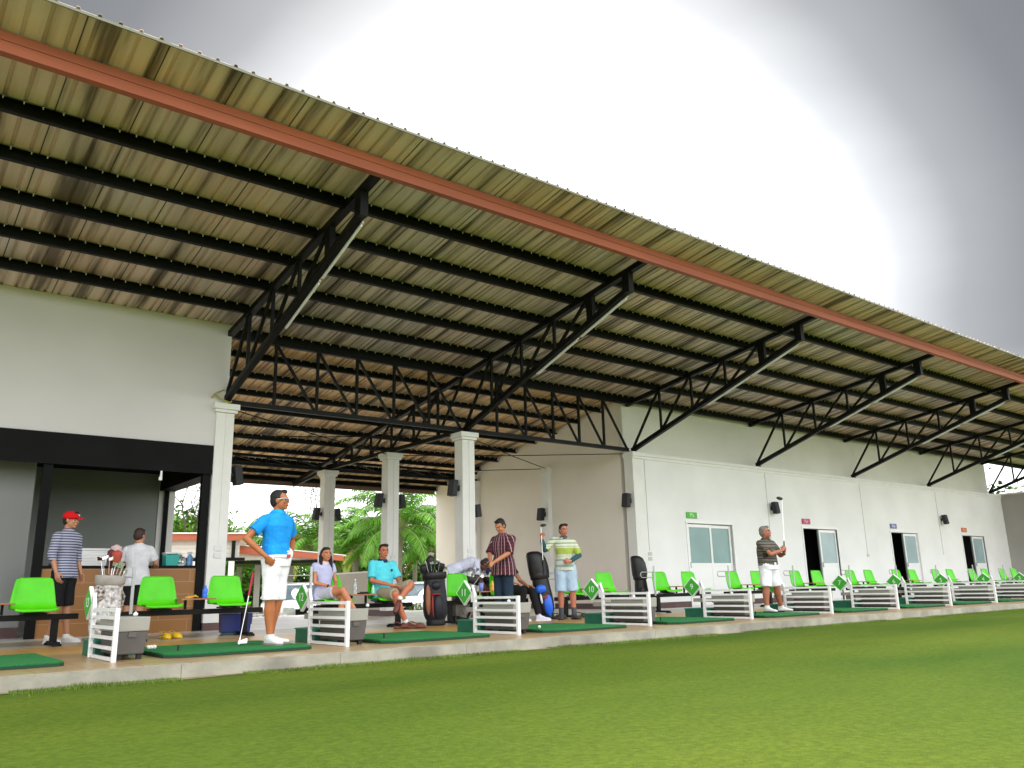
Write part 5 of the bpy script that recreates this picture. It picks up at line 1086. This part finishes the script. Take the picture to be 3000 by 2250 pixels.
# 9 man in red cap
CST = bands('stripe_navy', 2, [(0, (.40, .41, .50)), (.55, (.045, .055, .13))], .036)
P9 = person('young man in red cap, navy striped shirt and black shorts by the kiosk post', (atx(192, -1.7, .9), -1.62, 0), R(38),
    stand(1.74, hyaw=12, hpit=4, elR=(-.22, .03, 1.14), wrR=(-.20, -.05, .90), elL=(.22, .02, 1.13), wrL=(.22, -.07, .89), anL=(.10, -.06, .08), anR=(-.09, .06, .08), toeL=(.1, -1, 0), toeR=(-.1, -1, 0)),
    dict(skin=('shade', (.48, .22, .12)), fat=.94, shirt=CST, sleeve=1.35, srad=1.1, lower='shorts', lowm=cloth('blackt', (.012, .012, .014), .3), hemk=1.05, legr=1.02, hair=HAIR, hairk='short', cap=cloth('red', (.62, .008, .012), .2), shoe=WSH, sole=PLAST, hem=.06, rise=.5))
# 10 man in white T-shirt seen from behind
person('person in plain white T-shirt seen from behind at the kiosk counter', (atx(400, -.62, .9), -.62, 0), R(158),
    stand(1.60, hyaw=-28, hpit=8, elR=(-.27, -.08, 1.16), wrR=(-.22, -.36, 1.14), hdR=(-.1, -1, -.05), pnR=(0, 0, -1), thR=(1, 0, 0), elL=(.24, -.08, 1.16), wrL=(.15, -.30, 1.15), pnL=(0, 0, -1), thL=(-1, 0, 0)),
    dict(skin=('shade', (.48, .22, .12)), fat=1.05, shirt=cloth('tee', (.66, .66, .70), .4), sleeve=.75, srad=1.2, lower='shorts', lowm=cloth('blackt', (.012, .012, .014), .3), hemk=1.0, legr=1.05, hair=mat('hair_brown', (.035, .012, .01), .6, nscale=50, namt=.4), shoe=GRIP, hem=.06, rise=.5))
# ---------------------------------------------------------------- beyond the hall: palms, trees, sheds, cars
rnd = random.Random(21)
GZ = -.55
def leafmat(name, col, amt=.5):
    m = mat(name, col, .6, nscale=.9, namt=amt, detail=6); b = m.node_tree.nodes['Principled BSDF']; b.inputs['Specular IOR Level'].default_value = .3
    return m
FROND = leafmat('frond_green', (.10, .27, .016), .45); FRONDY = leafmat('frond_yellow', (.27, .30, .04), .4); LEAFD = leafmat('leaf_dark', (.035, .09, .02), .5); LEAFL = leafmat('leaf_light', (.12, .25, .022), .4)
BARK = mat('palm_bark', (.26, .22, .17), .9, nscale=7, namt=.3, stretch=(1, 1, 5), bump=.5, bscale=10); BARKD = mat('dark_bark', (.07, .055, .04), .9, nscale=7, namt=.3)
def palm(label, loc, ht, R_, nf, sc=1.0, seed=0, thin=.14, group='oil palms beyond the hall', yellow=0):
    t = thing('palm_tree', label, 'palm', loc, 0, group); r = random.Random(seed)
    g = MB(); pts = [(.15*math.sin(z*.5)*0, 0, z) for z in (0, ht*.3, ht*.6, ht)]; g.tube(pts, [thin*1.5, thin, thin*.9, thin*1.2], 10); g.build('trunk', BARK, t)
    g = MB()
    for k in range(nf):
        az = k*2.399+r.uniform(-.25, .25); q_ = (k+.5)/nf; el0 = R(82-95*q_**1.1+r.uniform(-6, 6)); ln = R_*r.uniform(.85, 1.12); n = 20; el = el0
        hx_, hy_ = math.cos(az), math.sin(az); lat = V((-hy_, hx_, 0)); prev = V((0, 0, ht)); mi = 1 if r.random() < yellow else 0; dr = R(r.uniform(85, 120) if el0 > 0 else 60)/n
        for i in range(n):
            d = V((hx_*math.cos(el), hy_*math.cos(el), math.sin(el))); q = prev+d*(ln/n); el -= dr*(.5+1.1*i/n); el = max(el, R(-80))
            if i > 2:
                f = i/n; ll = R_*.17*math.sin(math.pi*(.15+.80*f))**.6; wl_ = .027*sc; up_ = lat.cross(d)
                for s_ in (-1, 1):
                    for h_ in (0, .33, .66):
                        b0 = prev.lerp(q, h_+r.uniform(-.1, .1)); dirn = (lat*s_*(.85+r.uniform(-.1, .1))+d*.5-V((0, 0, .2+r.uniform(0, .5)))).normalized(); m1 = b0+dirn*ll*.6; e_ = b0+dirn*ll*.9+V((0, 0, -ll*r.uniform(.1, .35)))
                        w_ = d*wl_; g.add([b0-w_*.6, b0+w_*.6, m1+w_, m1-w_, e_], [(0, 1, 2, 3), (3, 2, 4)], mi)
            g.bar(prev, q, .05*sc*(1-.75*i/n), .04*sc*(1-.75*i/n), (0, 0, 1), 2)
            prev = q
    for k in range(14):  # old frond stubs under the crown
        a = k*2.4; g.bar((0, 0, ht-.1-.06*k), (math.cos(a)*.35, math.sin(a)*.35, ht+.15-.06*k), .06, .03, (0, 0, 1), 2)
    g.build('crown', [FROND, FRONDY, mat('frond_rib', (.22, .26, .08), .6)], t); return t
def bg(u, v, d): p = at_d(u, v, d); return p
def base(u, d): p = at_d(u, 1700, d); return (p.x, p.y, GZ)
def htat(u, v, d): return at_d(u, v, d).z - GZ
pl = [(1172, 1538, 45, 4.2, 30, 'large palm with a bare pale trunk behind the seated man in turquoise', 0), (1040, 1600, 50, 3.6, 24, 'palm between the two middle columns, left of the large one', .1), (915, 1590, 52, 4.0, 24, 'palm right above the orange-trimmed shed roof', .25),
      (1262, 1610, 52, 3.8, 24, 'palm behind the tall black golf bag', .1), (1330, 1580, 60, 4.6, 24, 'palm just left of the middle front column', .15), (1100, 1560, 66, 4.8, 26, 'far palm behind the column of the seated man', 0), (985, 1570, 64, 4.4, 24, 'far palm right of the column behind the woman', .1),
      (850, 1600, 62, 4.2, 24, 'palm right of the blue-shirted man', .2), (700, 1590, 66, 4.0, 22, 'palm behind the blue-shirted man\'s elbow', .1), (1215, 1560, 70, 5.0, 24, 'far palm at the right of the large one', 0), (545, 1560, 64, 4.2, 22, 'palm seen through the kiosk serving hatch', .2), (1400, 1580, 62, 4.6, 22, 'palm right behind the middle front column', .1)]
for k, (u, v, d, rr, nf, lb, yl) in enumerate(pl): palm(lb, base(u, d), htat(u, v+12, d), rr*(1 if k == 0 else .85), nf, 1.2, 100+k, .13 if k == 0 else .2, 'oil palms beyond the hall', yl)
def tree(label, loc, ht, rad, n, leafs, seed, ls=.16, trunk=True, dens=1.0, group='broadleaf trees behind the palms'):
    t = thing('tree', label, 'tree', loc, 0, group); r = random.Random(seed); g = MB(); tips = []
    g.tube([(0, 0, 0), (.1, .05, ht*.35), (.0, .1, ht*.75)], [.16, .12, .05], 8)
    for k in range(9):
        a = k*2.4+r.random(); z0 = ht*r.uniform(.25, .65); L_ = rad*r.uniform(.6, 1.0); e_ = V((math.cos(a)*L_, math.sin(a)*L_, z0+ht*r.uniform(.12, .35))); m_ = V((math.cos(a)*L_*.45, math.sin(a)*L_*.45, z0+ht*.08)); g.tube([(0, .05, z0), m_, e_], [.055, .04, .018], 6); tips += [m_, e_, m_.lerp(e_, .5)]
    tips += [V((r.uniform(-.3, .3)*rad, r.uniform(-.3, .3)*rad, ht*r.uniform(.7, .97))) for _ in range(5)]
    g.build('trunk', BARKD, t); g = MB()
    for q in tips:
        for _ in range(int(n/len(tips))):
            c = q+V((r.gauss(0, 1), r.gauss(0, 1), r.gauss(0, .75)))*rad*.20; a = V((r.gauss(0, 1), r.gauss(0, 1), r.gauss(0, .6))).normalized(); b = a.cross(V((r.random(), r.random(), r.random()+.1))).normalized(); s_ = ls*r.uniform(.6, 1.3)
            g.add([c-a*s_, c+b*s_*.45, c+a*s_, c-b*s_*.45], [(0, 1, 2, 3)], 0 if r.random() < .7 else 1)
    g.build('crown', leafs, t); return t
tr = [(500, 1510, 60, 3.4, 'bushy light green tree seen through the kiosk hatch'), (570, 1530, 70, 3.2, 'tree at the right edge of the kiosk hatch'), (640, 1610, 75, 4, 'low tree above the shed roof at far left of the hall'), (780, 1590, 80, 5, 'dark tree behind the blue-shirted man'), (880, 1560, 85, 5, 'tall tree above the sloping orange trim'),
      (1000, 1580, 85, 5, 'dark tree between the two middle columns'), (1120, 1590, 85, 5, 'dark tree right behind the large palm trunk'), (1250, 1590, 85, 5, 'dark tree behind the black golf bag'), (1340, 1570, 85, 5, 'tree at the left of the middle front column'), (1420, 1590, 85, 5, 'tree hidden partly by the middle front column'), (3020, 1440, 60, 5, 'pale tree seen under the canopy at the far right end')]
for k, (u, v, d, rr, lb) in enumerate(tr):
    p = base(u, d); tree(lb, p, max(3, htat(u, v, d)), rr*(1 if d < 80 else 1.15), 2600, [LEAFD, LEAFL] if k > 2 else [LEAFL, LEAFD], 300+k, .20 if d > 55 else .14)
def sparse(label, u, v, d, seed, lean=0):
    t = thing('bare_tree', label, 'tree', base(u, d), 0, 'thin sparse trees against the sky'); r = random.Random(seed); ht = htat(u, v, d); g = MB(); lf = MB()
    def br(p, d_, ln, rad, lv):
        q = p+d_*ln; m_ = p.lerp(q, .5)+V((r.uniform(-1, 1), r.uniform(-1, 1), 0))*ln*.05; g.tube([p, m_, q], [rad, rad*.8, rad*.6], 5)
        if lv == 0:
            for _ in range(7):
                c = q+V((r.gauss(0, .3), r.gauss(0, .3), r.gauss(0, .25))); a = V((r.gauss(0, 1), r.gauss(0, 1), r.gauss(0, 1))).normalized(); b = a.cross(V((.3, .5, .8))).normalized(); lf.add([c-a*.07, c+b*.03, c+a*.07, c-b*.03], [(0, 1, 2, 3)])
            return
        for k in range(3):
            a = r.uniform(0, 6.28); nd = (d_+V((math.cos(a), math.sin(a), r.uniform(-.1, .4)))*r.uniform(.4, .75)).normalized(); br(q if k else m_, nd, ln*r.uniform(.5, .7), rad*.6, lv-1)
    br(V((0, 0, 0)), V((lean, 0, 1)).normalized(), ht*.5, .10, 4); g.build('trunk', BARKD, t); lf.build('crown', LEAFD, t)
sparse('thin bare-branched tree high in the kiosk serving hatch', 545, 1390, 50, 1); sparse('spindly tree beside the column behind the woman', 915, 1440, 58, 2); sparse('sparse tree right of the large palm, against the white sky', 1262, 1440, 58, 3, .05); sparse('second sparse tree close to the middle front column', 1325, 1470, 62, 4, -.05)
# dark understorey behind the palms
g = MB(); r = random.Random(77)
for _ in range(15000):
    u = r.uniform(380, 1600); d = r.uniform(84, 98); q = at_d(u, 1700, d); z = GZ+abs(r.gauss(0, 1))*1.9*(1+.4*math.sin(u*.02)); c = V((q.x, q.y, min(z, 5.5))); a = V((r.gauss(0, 1), r.gauss(0, 1), r.gauss(0, 1))).normalized(); b = a.cross(V((.3, .5, .8))).normalized(); s_ = r.uniform(.3, .6)
    g.add([c-a*s_, c+b*s_*.6, c+a*s_, c-b*s_*.6], [(0, 1, 2, 3)])
tag(g.build('undergrowth', LEAFD), 'dark mass of far undergrowth closing the view behind the palms', 'shrubs', kind='stuff')
# shrubs near the parked car at right
def shrub(label, u, d, h, seed):
    t = thing('shrub', label, 'shrub', base(u, d), 0, 'small shrubs at the car park edge'); r = random.Random(seed); g = MB(); st_ = MB()
    for k in range(9):
        a = r.uniform(0, 6.28); e_ = V((math.cos(a)*h*.4, math.sin(a)*h*.4, h*r.uniform(.6, 1))); st_.tube([(0, 0, 0), e_], .008, 5)
        for _ in range(16):
            c = V((0, 0, 0)).lerp(e_, r.uniform(.3, 1))+V((r.gauss(0, .05), r.gauss(0, .05), 0)); a2 = V((r.gauss(0, 1), r.gauss(0, 1), 1.2)).normalized(); b = a2.cross(V((.3, .5, .8))).normalized(); g.add([c, c+a2*.07+b*.02, c+a2*.15, c+a2*.07-b*.02], [(0, 1, 2, 3)])
    st_.build('stem', BARKD, t); g.build('leaves', LEAFL, t)
shrub('small grassy shrub in front of the right-hand white car', 1222, 28, .75, 1); shrub('second small shrub right beside the black golf bag', 1240, 27.5, .6, 2); shrub('low shrub near the rear floor edge left of the golf bag', 1196, 28.5, .4, 3)

# sheds
SID = mat('white_siding', (.62, .60, .55), .6, nscale=2, namt=.05)
def siding(g, x0, x1, y, z0, z1, step=.16):
    z = z0
    while z < z1-.01: g.bb(x0, x1, y-.02, y+.02, z, min(z1, z+step)-.018); z += step
    g.bb(x0, x1, y, y+.03, z0, z1)
def rotp(o, u, d, extra=0): p = base(u, d); o.location = p
A = base(486, 32); Bp = base(705, 32); dirA = V(Bp)-V(A); angA = math.atan2(dirA.y, dirA.x); LA = dirA.length
t = thing('shed', 'white boarded shed with orange roof trim left of the blue-shirted man', 'building', A, angA)
zt = htat(600, 1566, 32); zb_ = htat(600, 1634, 32); g = MB(); siding(g, -5, LA-.1, 0, zb_, zt-.15); g.build('boarded_wall', SID, t)
g = MB(); g.bb(-5, LA+.15, -.25, -.15, zt-.22, zt); g.build('roof_trim', ORANGE, t); g = MB(); g.prism([(-5, -.3, zt+.01), (-5, 3.5, zt-.5), (-5, 3.5, zt-.45), (-5, -.3, zt+.05)], (LA+5.2, 0, 0)); g.build('roof', SIGNW, t)
g = MB(); g.bb(-5, LA+.1, -.1, 0, zb_-.12, zb_-.01); g.build('dark_beam', BLACK, t)
for xx in (LA-.35, LA*.35, -2): g = MB(); g.bb(xx-.1, xx+.1, -.12, .08, 0, zb_-.13); g.build('post', COLW, t)
g = MB(); g.bb(LA-.38, LA-.25, -.17, -.13, zb_-.1, zt-.23); g.build('downpipe', BLACK, t)
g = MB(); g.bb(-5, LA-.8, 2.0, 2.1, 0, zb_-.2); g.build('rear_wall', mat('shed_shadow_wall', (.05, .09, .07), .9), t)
A = base(678, 34); Bp = base(1004, 34); dirA = V(Bp)-V(A); angA = math.atan2(dirA.y, dirA.x); LA = dirA.length
t = thing('carport', 'low carport with sloping orange trim over pale boards, behind the blue-shirted man and the woman', 'carport', A, angA)
zl, zr_ = htat(690, 1598, 34), htat(1000, 1630, 34); zb_ = htat(800, 1640, 34)
g = MB(); g.prism([(0, -.2, zl-.30), (0, -.2, zl), (LA, -.2, zr_), (LA, -.2, zr_-.18)], (0, .12, 0)); g.build('roof_trim', ORANGE, t)
g = MB(); g.prism([(0, -.05, zb_), (0, -.05, zl-.31), (LA-.6, -.05, zr_-.12), (LA-.6, -.05, zb_)], (0, .06, 0)); g.build('boarded_gable', SID, t)
g = MB(); g.prism([(0, -.22, zl+.01), (0, -.22, zl+.05), (LA+.1, -.22, zr_+.05), (LA+.1, -.22, zr_+.01)], (0, 4, 0)); g.build('roof', mat('roof_pale', (.7, .7, .66), .6), t)
g = MB(); g.bb(0, LA-.3, -.08, 3.5, zb_-.14, zb_-.03); g.build('dark_beam', BLACK, t)
for xx, yy in ((.9, 1.2), (LA-.5, 0), (2.2, 3)): g = MB(); g.bb(xx-.11, xx+.11, yy-.1, yy+.1, 0, zb_-.15); g.build('post', mat('post_grey', (.42, .42, .40), .7), t)
# white picket barrier and wire fence
def fence(label, u0, u1, d, zt, gap, rails, pick):
    A = base(u0, d); Bp = base(u1, d); dd = V(Bp)-V(A); t = thing('fence', label, 'fence', A, math.atan2(dd.y, dd.x)); L_ = dd.length
    for z in rails: g = MB(); g.bb(0, L_, -.015, .015, z-.02, z+.02); g.build('rail', FRAMEW, t)
    n = int(L_/gap)
    g = MB()
    for k in range(n+1): g.bb(k*gap-.012, k*gap+.012, -.012, .012, .02, zt)
    if pick: g.build('pickets', FRAMEW, t)
    for k in range(int(L_/1.6)+1): g = MB(); g.bb(k*1.6-.035, k*1.6+.035, -.035, .035, 0, zt+.03); g.build('post', FRAMEW, t)
fence('low white picket barrier left of the blue-shirted man\'s knees', 640, 840, 24, .62, .09, (.58, .12), True)
fence('white two-rail fence between the blue-shirted man and the seated woman', 842, 945, 42, 1.45, 1.6, (1.35, 1.05), False)

# cars
CARW = mat('car_white', (.78, .79, .80), .25, coat=.8, nscale=2, namt=.02); GLS = mat('car_glass', (.10, .15, .18), .06, spec=.8)
def car(label, u, d, rz, van=False):
    t = thing('parked_car', label, 'car', base(u, d), rz)       # front toward -Y
    secs = [(-2.15, .62, .28, .50), (-2.10, .76, .22, .66), (-1.75, .84, .20, .80), (-1.0, .86, .20, .93), (-.8, .87, .20, .96), (1.6, .87, .2, .98), (2.05, .82, .22, .95), (2.15, .7, .3, .8)]
    g = MB(); g.rings([[V((sx*w_*k_, y, z)) for sx, k_, z in ((-1, .92, z0), (-1, 1, (z0+z1)/2), (-1, .94, z1*.97), (-.5, 1, z1), (.5, 1, z1), (1, .94, z1*.97), (1, 1, (z0+z1)/2), (1, .92, z0))] for y, w_, z0, z1 in secs]); bo = g.build('body', CARW, t)
    mm = bo.modifiers.new('s', 'SUBSURF'); mm.levels = 1; mm.render_levels = 2
    g = MB(); g.rings([[V((sx*w_, y+dy, z)) for sx, w_, dy, z in ((-1, .80, 0, z0), (-1, .62, .0, z1), (1, .62, 0, z1), (1, .80, 0, z0))] for y, z0, z1 in ((-.95, .93, .95), (-.25, .93, 1.40), (.9, .93, 1.44), (1.7, .93, 1.0))]); cb = g.build('cabin', GLS, t)
    g = MB(); g.rings([[V((sx*.64, y, z)) for sx, z in ((-1, z0), (-1, z0+.03), (1, z0+.03), (1, z0))] for y, z0 in ((-.30, 1.37), (-.1, 1.42), (.9, 1.435), (1.1, 1.38))]); g.build('roof', CARW, t)
    for sx in (-1, 1):
        g = MB(); g.bar((sx*.80, -.97, .93), (sx*.635, -.27, 1.40), .07, .05); g.build('pillar', CARW, t); g = MB(); g.bar((sx*.80, 1.72, .98), (sx*.635, 1.0, 1.40), .09, .05); g.build('pillar', CARW, t)
        g = MB(); g.box((sx*.62, -2.07, .62), (.34, .16, .16), Matrix.Rotation(R(sx*14), 3, 'Z')); g.build('headlight', mat('lamp_glass', (.7, .75, .8), .1), t)
        g = MB(); g.box((sx*.95, -.75, .98), (.16, .09, .11)); g.build('mirror', CARW, t)
    g = MB(); g.box((0, -2.14, .55), (.86, .07, .20)); gr = g.build('grille', BLACK, t); g = MB(); g.rings([[(.10*math.cos(q*math.pi/7), y, .56+.04*math.sin(q*math.pi/7)) for q in range(14)] for y in (-2.195, -2.175)]); g.build('badge', CHROME, gr)
    g = MB(); g.box((0, -2.15, .34), (1.2, .08, .12)); g.build('air_intake', BLACK, t)
    for sx in (-1, 1):
        for yy in (-1.3, 1.35):
            g = MB(); g.rings([[(sx*(.80+dx), yy+rr*math.cos(q*math.pi/10), .31+rr*math.sin(q*math.pi/10)) for q in range(20)] for dx, rr in ((-.10, .30), (-.09, .31), (.07, .31), (.08, .29))]); wh = g.build('wheel', RUBBER, t)
            g = MB(); g.rings([[(sx*(.80+dx), yy+rr*math.cos(q*math.pi/8), .31+rr*math.sin(q*math.pi/8)) for q in range(16)] for dx, rr in ((.05, .2), (.085, .2), (.09, .05))]); g.build('rim', CHROME, wh)
    return t
car('white car facing the hall behind the diamond plate 12, oval badge on its dark grille', 868, 29, R(-12))
car('white car at the right beyond the seated man, mostly hidden by the black golf bag', 1262, 33, R(-60))
g = MB(); g.bb(-14, 13, 7.92, 17.5, -.7, -.44); struct('bounce_car_park', g, mat('bounce_concrete', (.72, .58, .42), .85, nscale=1.2, namt=.12))  # mostly hidden strip added to bounce warm light onto the rear ceiling
# path strip beyond the rear edge
g = MB(); g.bb(-14, 14, 7.1, 7.9, -.5, -.02); struct('rear_kerb', g, COLW)
